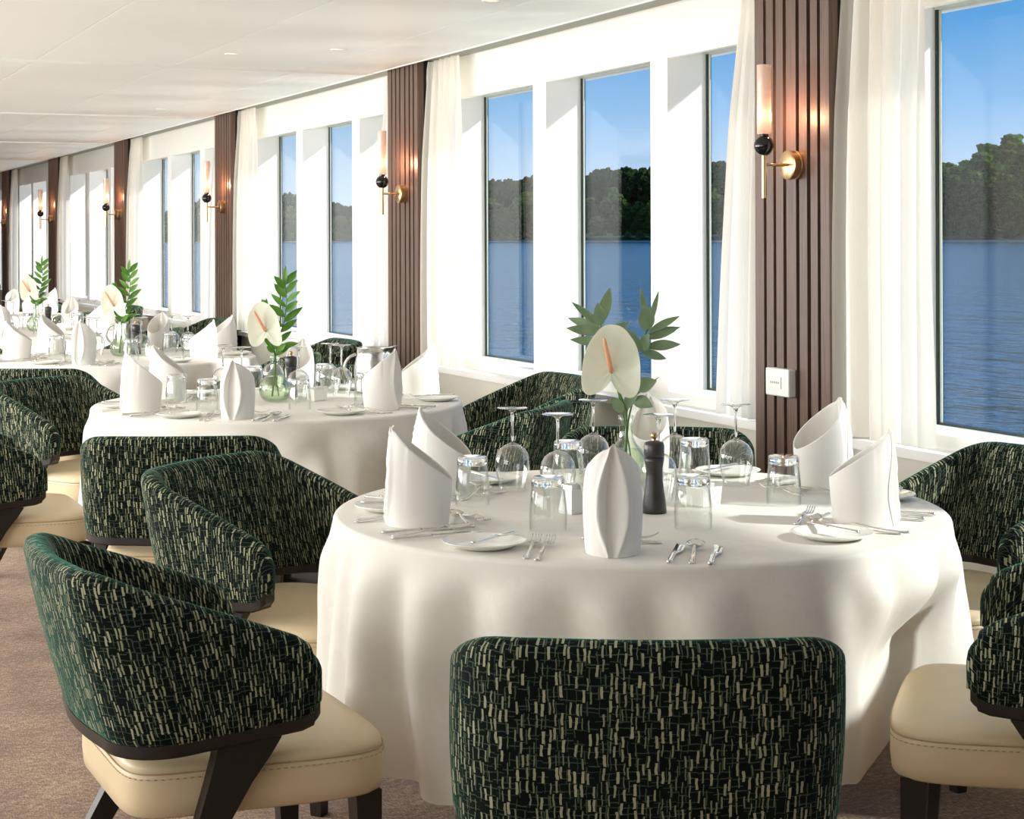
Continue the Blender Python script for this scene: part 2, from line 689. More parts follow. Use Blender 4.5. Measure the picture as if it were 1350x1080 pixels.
def curtain(yt0, yt1, yb0, yb1, folds, seed, flip):
    rnd = random.Random(seed)
    ph = rnd.random() * 6
    NU, NV = 90, 40
    rows = []
    z0, z1 = 0.712, ZC + 0.012
    for j in range(NV + 1):
        v = j / NV
        z = z1 + (z0 - z1) * v
        e = v ** 0.7
        row = []
        for i in range(NU + 1):
            u = i / NU
            ya = yt0 + (yb0 - yt0) * e
            yb = yt1 + (yb1 - yt1) * e
            y = ya + (yb - ya) * u
            amp = 0.012 + 0.016 * min(1, v * 3)
            ang = u * folds * 2 * pi + ph + 0.6 * sin(v * 2.2 + u * 5)
            pinch = 0.006 * sin(u * folds * 6 * pi) * max(0, 1 - abs(v - 0.035) * 22)
            x = 3.522 + amp * sin(ang) + 0.3 * amp * sin(2.3 * ang + 1.0) + pinch
            x -= 0.028 * sin(min(1, v * 1.3) * pi / 2) * (1 - 0.4 * u if not flip else 0.6 + 0.4 * u)
            y += 0.010 * sin(ang * 0.5 + 2.0) * min(1, v * 2)
            row.append((x, y, z))
        rows.append(row)
    m = MB()
    m.grid(rows)
    # folded-over heading tape
    o = m.build('curtain', M['curtain'])
    return o


for k in range(0, 6):
    yc = PC0 + PITCH * k
    c = curtain(yc - 0.235, yc - 0.235 - 0.44, yc - 0.215, yc - 0.735 if k else yc - 0.715, 5.5, 10 + k, False)
    tag(c, 'white sheer curtain on the near side of the %s' % PIL[k], 'curtain', 'sheer curtains at the windows')
    c = curtain(yc + 0.60 - 0.21, yc + 0.24, yc + 0.60 - 0.02, yc + 0.24, 4.0, 40 + k, True)
    tag(c, 'cream sheer curtain on the far side of the %s' % PIL[k], 'curtain', 'sheer curtains at the windows')

# ------------------------------------------------------------------ wall sconces
def make_sconce():
    r = empty('wall_sconce')
    # local: origin on the pillar face at the rose centre, -x points into the room
    m = MB()
    prof = [(0.001, 0.042), (0.046, 0.042), (0.052, 0.039), (0.052, 0.018), (0.048, 0.016), (0.048, 0.012), (0.052, 0.010), (0.052, 0.0), (0.001, 0.0)]
    rows = [[(-h, q * cos(2 * pi * j / 32), q * sin(2 * pi * j / 32)) for j in range(32)] for q, h in prof]
    m.grid(rows, True)
    autosmooth(m.build('wall_rose', M['brass'], r))
    m = MB()
    m.tube([(-0.040, 0, 0), (-0.135, 0, 0)], 0.0055, 12)
    m.build('arm', M['brass'], r)
    m = MB()
    m.tube([(-0.135, 0, -0.118), (-0.135, 0, 0.036)], 0.0095, 16)
    autosmooth(m.build('stem', M['brass'], r), 50)
    m = MB()
    m.sphere((-0.135, 0, 0.067), 0.036, 28, 18)
    m.lathe([(0.001, 0.100), (0.016, 0.100), (0.016, 0.108), (0.001, 0.108)], 20, -0.135, 0)
    autosmooth(m.build('ball', M['black_ball'], r), 50)
    m = MB()
    m.lathe([(0.002, 0.108), (0.0235, 0.108), (0.0250, 0.112), (0.0250, 0.352), (0.0225, 0.352), (0.0225, 0.114), (0.002, 0.113)], 28, -0.135, 0)
    sh = autosmooth(m.build('lamp_shade', M['opal'], r), 50)
    m = MB()
    m.lathe([(0.001, 0.150), (0.006, 0.155), (0.009, 0.172), (0.006, 0.190), (0.001, 0.196)], 12, -0.135, 0)
    m.build('bulb', M['bulb'], sh)
    return r


sc0 = Proto(make_sconce())
for k in range(0, 6):
    yc = PC0 + PITCH * k
    s = sc0.get((XP, yc - 0.035, 1.652 if k == 0 else 1.65), 0)
    tag(s, 'brass wall sconce with black ball and lit white tube on the %s' % PIL[k], 'wall lamp', 'wall sconces on the pillars')
    L = bpy.data.lights.new('sconce_light', 'POINT')
    L.energy = 2.6
    L.color = (1.0, 0.50, 0.27)
    L.shadow_soft_size = 0.02
    lo = bpy.data.objects.new('sconce_light', L)
    COL.objects.link(lo)
    lo.location = (XP - 0.135 + 0.045, yc - 0.035, 1.652 + 0.17)

# white control plate on the nearest pillar
r = empty('wall_control_panel', (XP, 5.194, 0.873))
tag(r, 'white square control panel low on the first slatted pillar', 'control panel')
m = MB()
prof = [(-0.075, -0.047), (0.075, -0.047), (0.075, 0.047), (-0.075, 0.047)]
m.box(-0.034, 0, -0.075, 0.075, -0.050, 0.050)
o = m.build('housing', M['card'], r, smooth=False)
bv = o.modifiers.new('bevel', 'BEVEL')
bv.width = 0.006
bv.segments = 3
m = MB()
m.box(-0.0375, -0.033, -0.030, 0.048, -0.022, 0.020)
m.build('display', M['porcelain'], r, smooth=False)
m = MB()
for i in range(5):
    m.box(-0.0382, -0.0374, -0.020 + i * 0.012, -0.013 + i * 0.012, -0.004, 0.003)
m.build('print', M['grey_print'], r, smooth=False)

# recessed ceiling downlights
def make_down():
    r = empty('ceiling_downlight')
    m = MB()
    m.lathe([(0.026, 0.0), (0.040, -0.003), (0.043, 0.0), (0.043, 0.004), (0.026, 0.004)], 28)
    m.build('trim_ring', M['white'], r)
    m = MB()
    m.lathe([(0.0005, 0.0015), (0.026, 0.0015), (0.026, 0.004), (0.0005, 0.004)], 24)
    m.build('lens', M['downlight'], r)
    return r


dl = Proto(make_down())
for (x, y, lab) in ((2.376, 8.707, 'small warm ceiling downlight above the second table, aisle side'),
                    (2.82, 8.30, 'small warm ceiling downlight above the second table, window side'),
                    (2.82, 6.367, 'small warm ceiling downlight at the top edge of the picture'),
                    (2.89, 12.571, 'small warm ceiling downlight in the second ceiling bay'),):
    tag(dl.get((x, y, ZC - 0.002)), lab, 'ceiling light', 'ceiling downlights')

# ------------------------------------------------------------------ chairs
def smoothstep(a, b, x):
    t = max(0.0, min(1.0, (x - a) / (b - a)))
    return t * t * (3 - 2 * t)


CH = dict(w=0.304, ya=0.136, yb=-0.345, lean=0.085, hb=0.803, ha=0.636, zb_back=0.478, zb_arm=0.505, t=0.056)


def plan_path(zf, off=0.0):
    """outer plan outline (left arm end, round the back, right arm end) as (x, y) with outward normals"""
    w = CH['w'] - off
    yb = CH['yb'] + CH['lean'] * (1 - zf) + off
    ya = CH['ya']
    rc = 0.130
    bow = 0.016
    pts = []
    ns = 12
    yc = yb + bow + rc
    for i in range(ns + 1):
        pts.append((-w, ya + (yc - ya) * i / ns))
    for i in range(1, 13):
        a = pi + (pi / 2) * i / 12
        pts.append((-w + rc + rc * cos(a), yc + rc * sin(a)))
    x0 = -w + rc
    for i in range(1, 16):
        u = i / 16
        x = x0 + (-2 * x0) * u
        pts.append((x, yb + bow - bow * sin(pi * u)))
    for i in range(0, 13):
        a = 1.5 * pi + (pi / 2) * i / 12
        pts.append((w - rc + rc * cos(a), yc + rc * sin(a)))
    for i in range(1, ns + 1):
        pts.append((w, yc + (ya - yc) * i / ns))
    return pts


def make_chair():
    r = empty('dining_chair')
    base = plan_path(1.0)
    n = len(base)
    # arc length for the weave and for rounding the arm ends
    arc = [0.0]
    for i in range(1, n):
        arc.append(arc[-1] + math.dist(base[i], base[i - 1]))
    tot = arc[-1]
    P = {q: plan_path(q / 10) for q in range(-2, 12)}

    def at(i, z):
        zf = (z - 0.46) / (0.795 - 0.46)
        q = max(-2, min(10.999, zf * 10))
        a = P[int(math.floor(q))]
        b = P[min(11, int(math.floor(q)) + 1)]
        f = q - math.floor(q)
        return (a[i][0] + (b[i][0] - a[i][0]) * f, a[i][1] + (b[i][1] - a[i][1]) * f)

    def inward(i, z):
        a = at(max(0, i - 1), z)
        b = at(min(n - 1, i + 1), z)
        tx, ty = b[0] - a[0], b[1] - a[1]
        l = sqrt(tx * tx + ty * ty)
        return (-ty / l, tx / l)

    T = CH['t']

    def station(i, s_in, grow=0.0, zt=None, zb=None):
        """cross section loop; s_in = distance from nearest arm end"""
        y = base[i][1]
        k0 = (y + 0.30) / (CH['ya'] + 0.30)
        k = 0.5 * (k0 + sqrt(k0 * k0 + 0.004))
        k = max(0.0, min(1.0, k))
        ztop = CH['hb'] + (CH['ha'] - CH['hb']) * k
        zbot = CH['zb_back'] + (CH['zb_arm'] - CH['zb_back']) * k
        R = 0.055
        if s_in < R:
            d = R - sqrt(max(0, R * R - (R - s_in) ** 2))
            ztop -= d
            zbot += min(d, 0.028) * 0.8
        th = T
        if s_in < 0.026:
            th = max(0.003, T * sqrt(max(0, 1 - ((0.026 - s_in) / 0.026) ** 2)))
        mid = T / 2
        loop, uvs = [], []
        h = ztop - zbot
        rt = min(th / 2, h * 0.45)
        rb = min(0.014, th / 2)
        prof = []
        # outside, from bottom up, over the top, down the inside
        prof.append((mid - th / 2 + rb, 0.0))
        prof.append((mid - th / 2 + rb * 0.3, rb * 0.3))
        prof.append((mid - th / 2, rb))
        for q in range(1, 8):
            prof.append((mid - th / 2 - 0.004 * sin(pi * q / 8) * min(1, s_in / 0.03), rb + (h - rt - rb) * q / 8))
        for q in range(0, 11):
            a = pi - pi * q / 10
            prof.append((mid + th / 2 * cos(a), h - rt + rt * sin(a)))
        for q in range(7, 0, -1):
            prof.append((mid + th / 2 + 0.004 * sin(pi * q / 8) * min(1, s_in / 0.03), rb + (h - rt - rb) * q / 8))
        prof.append((mid + th / 2, rb))
        prof.append((mid + th / 2 - rb * 0.3, rb * 0.3))
        prof.append((mid + th / 2 - rb, 0.0))
        cum = 0
        last = None
        for d, hz in prof:
            z = zbot + hz
            x0, y0 = at(i, z)
            nx, ny = inward(i, z)
            if s_in <= 1e-6:
                pass
            loop.append((x0 + nx * d, y0 + ny * d, z))
            if last is not None:
                cum += math.dist((d, hz), last)
            last = (d, hz)
            uvs.append((arc[i], cum))
        return loop, uvs, zbot

    # finer stations near the arm ends: resample indices by inserting points
    rows, uvr, bots = [], [], []
    ends = [0.0, 0.003, 0.008, 0.014, 0.02, 0.03, 0.04]
    # arm end points are spaced more than that, so build explicit positions there
    def insert_end(side):
        out = []
        i0 = 0 if side < 0 else n - 1
        i1 = 1 if side < 0 else n - 2
        seglen = math.dist(base[i0], base[i1])
        for s in ends:
            if s < seglen:
                out.append((i0, s))
        return out, seglen

    def shift(loop, dy):
        return [(x, y + dy, z) for x, y, z in loop]

    eL, segL = insert_end(-1)
    for i0, s in eL:
        l, u, b = station(0, s)
        rows.append(shift(l, -s))
        uvr.append([(a + s, c) for a, c in u])
        bots.append(b)
    for i in range(1, n - 1):
        l, u, b = station(i, min(arc[i], tot - arc[i]))
        rows.append(l)
        uvr.append(u)
        bots.append(b)
    for i0, s in reversed(eL):
        l, u, b = station(n - 1, s)
        rows.append(shift(l, -s))
        uvr.append([(a - s, c) for a, c in u])
        bots.append(b)
    m = MB()
    m.grid(rows, True, True, True)
    uv = [q for rr in uvr for q in rr]
    me = mesh_obj('shell', m.v, m.f, M['fabric'], r, True, m.m, uv)

    # dark wooden rail under the shell
    rail = []
    for loop, b in zip(rows, bots):
        N = len(loop)
        o0, o1 = loop[2], loop[N - 3]
        a = Vector((o0[0], o0[1], 0))
        c = Vector((o1[0], o1[1], 0))
        d = (c - a)
        a2, c2 = a + d * 0.06, c - d * 0.06
        zt, zl = b + 0.006, b - 0.018
        rail.append([(a2.x, a2.y, zt), (c2.x, c2.y, zt), (c2.x, c2.y, zl + 0.004), ((c2 - d * .06).x, (c2 - d * .06).y, zl),
                     ((a2 + d * .06).x, (a2 + d * .06).y, zl), (a2.x, a2.y, zl + 0.004)])
    m = MB()
    m.grid(rail[2:-2], True, True, True)
    autosmooth(m.build('rail', M['wood_dark'], r), 30)

    # seat
    def seat_loop(inset, z, crown=0.0, N=120):
        raw = []
        for j in range(1440):
            a = 2 * pi * (j + 0.5) / 1440
            ca, sa = cos(a), sin(a)
            e = 2 / 7.0
            sx = math.copysign(abs(ca) ** e, ca)
            sy = math.copysign(abs(sa) ** e, sa)
            y = 0.034 + 0.249 * sy
            hw = 0.238 + 0.043 * smoothstep(-0.22, 0.22, y)
            x = hw * sx
            if sy > 0:
                y += 0.012 * (1 - sx * sx)
            f = 1 - inset / 0.28
            raw.append((x * f, 0.034 + (y - 0.034) * f, z))
        cum = [0.0]
        for j in range(1440):
            cum.append(cum[-1] + math.dist(raw[j], raw[(j + 1) % 1440]))
        pts, k = [], 0
        for j in range(N):
            d = cum[-1] * j / N
            while cum[k + 1] < d:
                k += 1
            q = (d - cum[k]) / max(1e-9, cum[k + 1] - cum[k])
            a, b = raw[k], raw[(k + 1) % 1440]
            pts.append(tuple(a[c] + (b[c] - a[c]) * q for c in range(3)))
        return pts

    rows = [seat_loop(0.03, 0.338), seat_loop(0.006, 0.338), seat_loop(0.002, 0.342), seat_loop(-0.001, 0.37), seat_loop(0.0, 0.405),
            seat_loop(0.0, 0.418), seat_loop(0.003, 0.4205), seat_loop(0.001, 0.424), seat_loop(0.005, 0.434), seat_loop(0.018, 0.443),
            seat_loop(0.05, 0.449), seat_loop(0.11, 0.453), seat_loop(0.19, 0.455), seat_loop(0.26, 0.456)]
    m = MB()
    m.grid(rows, True, True, True)
    seat = m.build('seat', M['seat'], r)
    m = MB()
    lp = seat_loop(-0.0005, 0.4205, N=144)
    m.tube(lp + [lp[0]], 0.0013, 6)
    m.build('seam', M['seam'], seat)
    m = MB()
    st = seat_loop(-0.0020, 0.411, N=288)
    for j in range(0, 288, 2):
        a, b = Vector(st[j]), Vector(st[j + 1])
        m.tube([a, b], 0.0009, 4)
    m.build('stitching', M['seam'], seat)

    # legs
    for sx in (-1, 1):
        m = MB()
        rows = []
        for z, hw, dx, dy in ((0.342, 0.026, 0, 0), (0.20, 0.022, 0.002, 0.004), (0.0, 0.015, 0.006, 0.012)):
            cx, cy = sx * (0.238 + dx), 0.236 + dy
            rows.append([(cx - hw, cy - hw, z), (cx + hw, cy - hw, z), (cx + hw, cy + hw, z), (cx - hw, cy + hw, z)])
        m.grid(rows, True, True, True)
        m.build('front_leg', M['wood_dark'], r, smooth=False)
    side = [(0.476, -0.065, 0.055), (0.445, -0.072, 0.034), (0.40, -0.085, -0.002), (0.34, -0.104, -0.040), (0.26, -0.140, -0.084),
            (0.14, -0.205, -0.158), (0.0, -0.285, -0.252)]
    for sx in (-1, 1):
        m = MB()
        rows = []
        for z, y0, y1 in side:
            xo = sx * (0.288 + 0.010 * (1 - z / 0.476))
            xi = sx * (0.252 + 0.018 * (1 - z / 0.476))
            rows.append([(xo, y0, z), (xo, y1, z), (xi, y1, z), (xi, y0, z)])
        m.grid(rows, True, True, True)
        autosmooth(m.build('rear_leg', M['wood_dark'], r), 30)
    return r


chair = Proto(make_chair())
T1 = (1.975, 3.60)
TPITCH = 2.97
TABLES = [(T1[0], T1[1] + TPITCH * k) for k in range(5)]
TNAME = [q + ' table from the camera' for q in ('first', 'second', 'third', 'fourth', 'fifth')]
# place letter: chair x, y (relative to the table), facing angle
CHAIRS = {'A': (-0.612, -1.120, 64.2), 'R': (0.458, -0.875, 137.5), 'D': (1.06, 0.09, 182.0),
          'E': (0.50, 0.83, 238.0), 'C': (-0.645, 0.696, 307.2), 'B': (-1.121, -0.275, 1.7)}
PLACE = {'A': 'near end', 'R': 'near window corner', 'D': 'window side', 'E': 'far end', 'C': 'far aisle corner', 'B': 'near aisle corner'}
TILT = {'A': 'seen from behind', 'R': 'partly out of frame', 'D': 'facing the aisle', 'E': 'facing the camera', 'C': 'showing its inner back',
        'B': 'turned three quarters away'}
EXTRA = {(1, 'A'): (-0.02, -0.06, 2), (1, 'D'): (0, 0, 0)}
SEATS = {k: [] for k in range(5)}
for ti, (tx, ty) in enumerate(TABLES):
    for pl, (dx, dy, a) in CHAIRS.items():
        if ti >= 3 and pl in 'AB':
            continue
        ex = EXTRA.get((ti, pl), (0, 0, 0))
        rr = random.Random(ti * 17 + ord(pl))
        j = 0 if ti == 0 else 1
        jx, jy, ja = j * rr.uniform(-.02, .02), j * rr.uniform(-.02, .02), j * rr.uniform(-3, 3)
        SEATS[ti].append((dx + ex[0] + jx, dy + ex[1] + jy, radians(a + ex[2] + ja)))
        c = chair.get((tx + dx + ex[0] + jx, ty + dy + ex[1] + jy, 0), radians(a + ex[2] + ja - 90))
        tag(c, 'patterned green chair %s, %s of %s' % (TILT[pl], PLACE[pl], TNAME[ti]) if ti == 0 else
            'green patterned barrel chair at the %s of the %s' % (PLACE[pl], TNAME[ti]), 'chair', 'patterned barrel chairs')

# ------------------------------------------------------------------ tables and cloths
def make_table():
    r = empty('round_table')
    m = MB()
    m.lathe([(0.001, TH - 0.006), (0.715, TH - 0.006), (0.722, TH - 0.012), (0.722, TH - 0.034), (0.715, TH - 0.038), (0.001, TH - 0.038)], 64)
    m.build('tabletop', M['tabletop'], r)
    m = MB()
    m.lathe([(0.05, TH - 0.039), (0.05, 0.05), (0.10, 0.035), (0.27, 0.015), (0.28, 0.0), (0.001, 0.0)], 32)
    m.build('pedestal', M['wood_dark'], r)
    return r


def make_cloth(seed, chairs):
    rnd = random.Random(seed)
    N = 240
    # the hanging cloth is pushed in where a seat front stands against it
    lim = []
    for j in range(N):
        t = 2 * pi * j / N
        best = 9.0
        for (dx, dy, a) in chairs:
            fx, fy = cos(a), sin(a)
            for q in range(40):
                r = 0.40 + q * 0.015
                px, py = r * cos(t) - dx, r * sin(t) - dy
                ly, lx = px * fx + py * fy, px * fy - py * fx
                if ly < 0.312 and abs(lx) < 0.30:
                    best = min(best, r - 0.020)
                    break
        lim.append(best)
    lim = [min(q, 0.93) for q in lim]
    W = 3
    lo = [min(lim[(j + k) % N] for k in range(-W, W + 1)) for j in range(N)]
    for _ in range(2):
        lo = [sum(lo[(j + k) % N] for k in range(-3, 4)) / 7.0 for j in range(N)]
    lim = lo
    # irregular fold lobes around the drop
    lob = []
    a = 0
    while a < 2 * pi - 0.12:
        w = rnd.uniform(0.15, 0.34)
        lob.append((a, w, rnd.uniform(0.45, 1.0)))
        a += w
    sc = 2 * pi / a
    lob = [(q * sc, w * sc, s) for q, w, s in lob]

    def fold(t):
        t %= 2 * pi
        for q, w, s in lob:
            if q <= t < q + w:
                u = (t - q) / w
                return s * (sin(pi * u) ** 1.5)
        return 0.0

    prof = []
    rows = []
    for r in (0.002, 0.15, 0.3, 0.45, 0.58, 0.66, 0.70, 0.717):
        rows.append([(r * cos(2 * pi * j / N), r * sin(2 * pi * j / N), TH) for j in range(N)])
    for q in range(1, 7):
        t = q / 6 * pi / 2
        rr, z = 0.717 + 0.013 * sin(t), TH - 0.013 * (1 - cos(t))
        rows.append([(rr * cos(2 * pi * j / N), rr * sin(2 * pi * j / N), z) for j in range(N)])
    NV = 26
    for q in range(1, NV + 1):
        v = q / NV
        row = []
        for j in range(N):
            t = 2 * pi * j / N
            f = fold(t + 0.05 * sin(3 * v + t * 2))
            g = 0.42 * smoothstep(0.02, 0.20, v) + 0.58 * smoothstep(0.05, 1.0, v)
            z = TH - 0.013 - (0.475 - 0.013) * v - 0.012 * sin(3 * t + seed) * v
            r = 0.730 + 0.002 + 0.030 * v + g * (0.092 * f - 0.026) + 0.006 * smoothstep(0, 0.25, v) * sin(11 * t + seed)
            kz = min(1.0, max(0.0, (0.66 - z) / 0.18))
            kz = kz * kz * (3 - 2 * kz)
            over = r - lim[j]
            r -= 0.5 * (over + sqrt(over * over + 0.0004)) * kz
            row.append((r * cos(t), r * sin(t), z))
        rows.append(row)
    m = MB()
    m.grid(rows, True)
    return m.build('tablecloth', M['cloth'])


tb = Proto(make_table())
for ti, (tx, ty) in enumerate(TABLES):
    t = tb.get((tx, ty, 0))
    tag(t, 'round dining table hidden under the white cloth, %s' % TNAME[ti], 'table', 'round dining tables')
    c = make_cloth(3 + ti, SEATS[ti])
    c.location = (tx, ty, 0.0)
    tag(c, 'white round damask tablecloth draped over the %s' % TNAME[ti], 'tablecloth', 'white tablecloths')

# ------------------------------------------------------------------ tableware prototypes
def make_napkin(seed, fat=1.0):
    """rolled napkin standing like a mitre: tall pointed side at local -y, low side at +y"""
    rnd = random.Random(seed)
    N = 96
    R = 0.058 * fat
    H0 = 0.225 + rnd.uniform(-0.012, 0.008)
    L0 = 0.098 + rnd.uniform(-0.008, 0.008)
    lean = rnd.uniform(-0.10, 0.10)
    hollow = rnd.uniform(0.012, 0.020)

    def top(th):
        k = (1 + cos(th)) / 2
        return L0 + (H0 - L0) * (k ** 0.85) - 0.010 * smoothstep(0.0, 0.25, abs(th)) * k

    def rad(th, z, h):
        v = z / H0
        r = R * (0.98 + 0.10 * sin(pi * min(1, v * 1.1)) - 0.05 * v)
        # the tall side is pinched to a flat keel between two creases
        d = abs(th - lean)
        wleaf = 0.52 * (sin(pi * min(1.0, max(0.0, v)) ** 0.9) ** 0.8 if v < 1 else 0)
        if wleaf > 0.02:
            if d < wleaf:
                q = d / wleaf
                r += (0.006 * q * q) - hollow * (1 - q * q) * min(1, wleaf * 2.2)
            elif d < wleaf + 0.22:
                q = 1 - (d - wleaf) / 0.22
                r += 0.006 * q * q
        return r

    outer, inner = [], []
    NV = 28
    for i in range(NV + 1):
        v = i / NV
        ro, ri = [], []
        for j in range(N):
            th = 2 * pi * j / N
            if th > pi:
                th -= 2 * pi
            h = top(th)
            z = h * v
            r = rad(th, z, h)
            # lip flares in a little along the tall rim and pulls to a point
            r *= 1 - 0.16 * (v ** 4) * ((1 + cos(th)) / 2)
            if abs(th) > 1.2:
                r *= 1 + 0.05 * v * v
            ang = th - pi / 2
            ro.append((r * cos(ang), 1.22 * r * sin(ang), z))
            ri.append(((r - 0.0035) * cos(ang), 1.22 * (r - 0.0035) * sin(ang), z - (0.001 if v > 0.95 else 0)))
        outer.append(ro)
        inner.append(ri)
    rows = outer + inner[::-1]
    m = MB()
    m.grid(rows, True)
    o = m.build('napkin', M['napkin'])
    # overlapping fold on the outside
    m = MB()
    rows = []
    for i in range(25):
        v = i / 24
        row = []
        for j in range(9):
            q = j / 8
            th = lean - (0.30 + 0.55 * q) * (0.25 + 0.75 * sin(pi * min(1, 0.15 + v * 0.85)))
            h = top(th) * 0.985
            z = h * v
            r = rad(th, z, h) + 0.0016 + 0.0018 * (1 - q)
            r *= 1 - 0.16 * (v ** 4) * ((1 + cos(th)) / 2)
            ang = th - pi / 2
            row.append((r * cos(ang), 1.22 * r * sin(ang), z))
        rows.append(row)
    m.grid(rows)
    f = m.build('fold', M['napkin'], o)
    return o


def make_plate():
    r = 0.088
    m = MB()
    m.lathe([(0.001, 0.004), (0.052, 0.004), (0.058, 0.006), (0.084, 0.0145), (r, 0.0165), (r + 0.0012, 0.0155), (r - 0.001, 0.0138),
             (0.060, 0.0028), (0.050, 0.0), (0.048, 0.002), (0.001, 0.002)], 56)
    return m.build('bread_plate', M['porcelain'])


def strip(m, st, nx=6):
    """st: list of (y, half width, z centre, dish depth, thickness) -> closed solid strip"""
    rows = []
    for y, w, z, dish, th in st:
        top, bot = [], []
        for i in range(nx + 1):
            u = -1 + 2 * i / nx
            edge = 1 - 0.75 * abs(u) ** 4
            zz = z - dish * (1 - u * u)
            top.append((u * w, y, zz + th * edge / 2))
            bot.append((u * w, y, zz - th * edge / 2))
        rows.append(top + bot[::-1])
    m.grid(rows, True, True, True)


def handle(L0, L1, zmax, w0=0.0055, w1=0.0028, n=16):
    """from the handle end at L0 to the neck at L1"""
    out = []
    for i in range(n + 1):
        t = i / n
        y = L0 + (L1 - L0) * t
        w = w0 * (1 - t) ** 1.3 + w1 * (1 - (1 - t) ** 1.3)
        if t < 0.03:
            w *= 0.6
        z = 0.0022 + zmax * (t ** 2.2)
        out.append((y, w, z, 0, 0.0038 - 0.001 * t))
    return out


def make_spoon(L=0.195, bw=0.0205, bl=0.066):
    m = MB()
    y0 = -L / 2
    yn = L / 2 - bl
    st = handle(y0, yn - 0.004, 0.0150, 0.0068)
    for i in range(1, 17):
        t = i / 16
        w = bw * (sin(pi * min(1, t * 0.92 + 0.06)) ** 0.62)
        z = 0.0165 - 0.004 * t + 0.006 * t * t
        st.append((yn + bl * t, max(w, 0.002), z - 0.002, 0.0100 * sin(pi * t) ** 0.7 if t < 1 else 0, 0.0016))
    strip(m, st, 10)
    return m.build('spoon', M['silver'])


def make_fork(L=0.20, bw=0.0128):
    m = MB()
    y0 = -L / 2
    yn = L / 2 - 0.075
    st = handle(y0, yn, 0.0130, 0.0068)
    for i in range(1, 7):
        t = i / 6
        st.append((yn + 0.024 * t, 0.0028 + (bw - 0.0028) * smoothstep(0, 1, t), 0.0152 - 0.006 * t, 0.0012 * t, 0.0020))
    strip(m, st, 8)
    for k in range(4):
        x = -bw + bw / 4 + k * bw / 2
        ts = []
        for i in range(9):
            t = i / 8
            ts.append((t,))
        rows = []
        for i in range(9):
            t = i / 8
            y = yn + 0.023 + 0.052 * t
            z = 0.0092 - 0.0048 * sin(pi * t * 0.75) + 0.0120 * t * t
            w = 0.0019 * (1 - 0.55 * t)
            h = 0.0010
            xx = x * (1 - 0.04 * t)
            rows.append([(xx - w, y, z - h), (xx + w, y, z - h), (xx + w, y, z + h), (xx - w, y, z + h)])
        m.grid(rows, True, True, True)
    return m.build('fork', M['silver'])


def make_knife(L=0.215, bw=0.0098):
    m = MB()
    y0 = -L / 2
    st = []
    for i in range(11):
        t = i / 10
        st.append((y0 + 0.095 * t, 0.0066 - 0.0012 * t if t > 0.03 else 0.004, 0.0050, 0, 0.0072 - 0.002 * t))
    strip(m, st, 6)
    rows = []
    n = 14
    for i in range(n + 1):
        t = i / n
        y = y0 + 0.095 + (L - 0.095) * t
        e = bw * (0.62 + 0.38 * smoothstep(0, 0.25, t)) * (1 if t < 0.75 else sqrt(max(0.02, 1 - ((t - 0.75) / 0.26) ** 2)))
        h = 0.0013 * (1 - 0.4 * t)
        zc = 0.0040
        rows.append([(-0.0045, y, zc - h), (2 * e - 0.0045, y, zc - h * 0.2), (2 * e - 0.0045, y, zc + h * 0.2), (-0.0045, y, zc + h)])
    m.grid(rows, True, True, True)
    return m.build('knife', M['silver'])


def make_goblet():
    """wine goblet standing upside down on its rim"""
    r = empty('wine_glass')
    H = 0.212
    out = [(0.0335, 0.000), (0.0365, 0.018), (0.0415, 0.040), (0.0450, 0.060), (0.0448, 0.076), (0.0410, 0.092), (0.0325, 0.106), (0.0200, 0.115), (0.0085, 0.1195), (0.0045, 0.123)]
    inn = [(max(0.0005, q - 0.0011), z - (0.0014 if z > 0.08 else 0)) for q, z in out[:-2]] + [(0.0006, 0.1155)]
    m = MB()
    m.lathe(out + [(0.0042, 0.124)], 40)
    m.lathe(inn[::-1] + [out[0]], 40)
    m.build('bowl', M['glass'], r)
    m = MB()
    m.lathe([(0.0043, 0.1235), (0.0036, 0.140), (0.0034, 0.165), (0.0038, 0.190), (0.0062, 0.2005)], 16, cap0=True, cap1=True)
    m.build('stem', M['solid_glass'], r)
    m = MB()
    m.lathe([(0.0055, 0.2000), (0.012, 0.2055), (0.024, 0.2090), (0.0385, 0.2105), (0.0395, 0.2113), (0.0385, 0.2120), (0.001, 0.2120)], 40)
    m.build('foot', M['glass'], r)
    return r


def make_tumbler():
    """water tumbler standing upside down, thick base uppermost"""
    r = empty('tumbler')
    H = 0.118
    out = [(0.0415, 0.0), (0.0425, 0.022), (0.0420, 0.045), (0.0395, 0.070), (0.0375, 0.092), (0.0380, 0.108), (0.0368, 0.1155), (0.034, 0.118), (0.001, 0.1172)]
    inn = [(0.0403, 0.0), (0.0412, 0.022), (0.0406, 0.045), (0.0380, 0.070), (0.0352, 0.090), (0.030, 0.099), (0.001, 0.101)]
    m = MB()
    N = 40
    rows = []
    for q, z in out:
        rows.append([(q * cos(2 * pi * j / N), q * sin(2 * pi * j / N), z) for j in range(N)])
    m.grid(rows, True)
    m.lathe(inn[::-1], N)
    m.build('body', M['glass'], r)
    m = MB()
    rows = []
    for q, z, fl in ((0.0008, 0.1025, 0), (0.029, 0.1005, 1), (0.0345, 0.097, 1), (0.0362, 0.104, 1), (0.0352, 0.113, 1), (0.032, 0.1155, 0), (0.0008, 0.1150, 0)):
        rows.append([((q * (1 - 0.03 * fl * (j % 2))) * cos(2 * pi * j / N), (q * (1 - 0.03 * fl * (j % 2))) * sin(2 * pi * j / N), z) for j in range(N)])
    m.grid(rows, True)
    m.build('thick_base', M['solid_glass'], r)
    return r


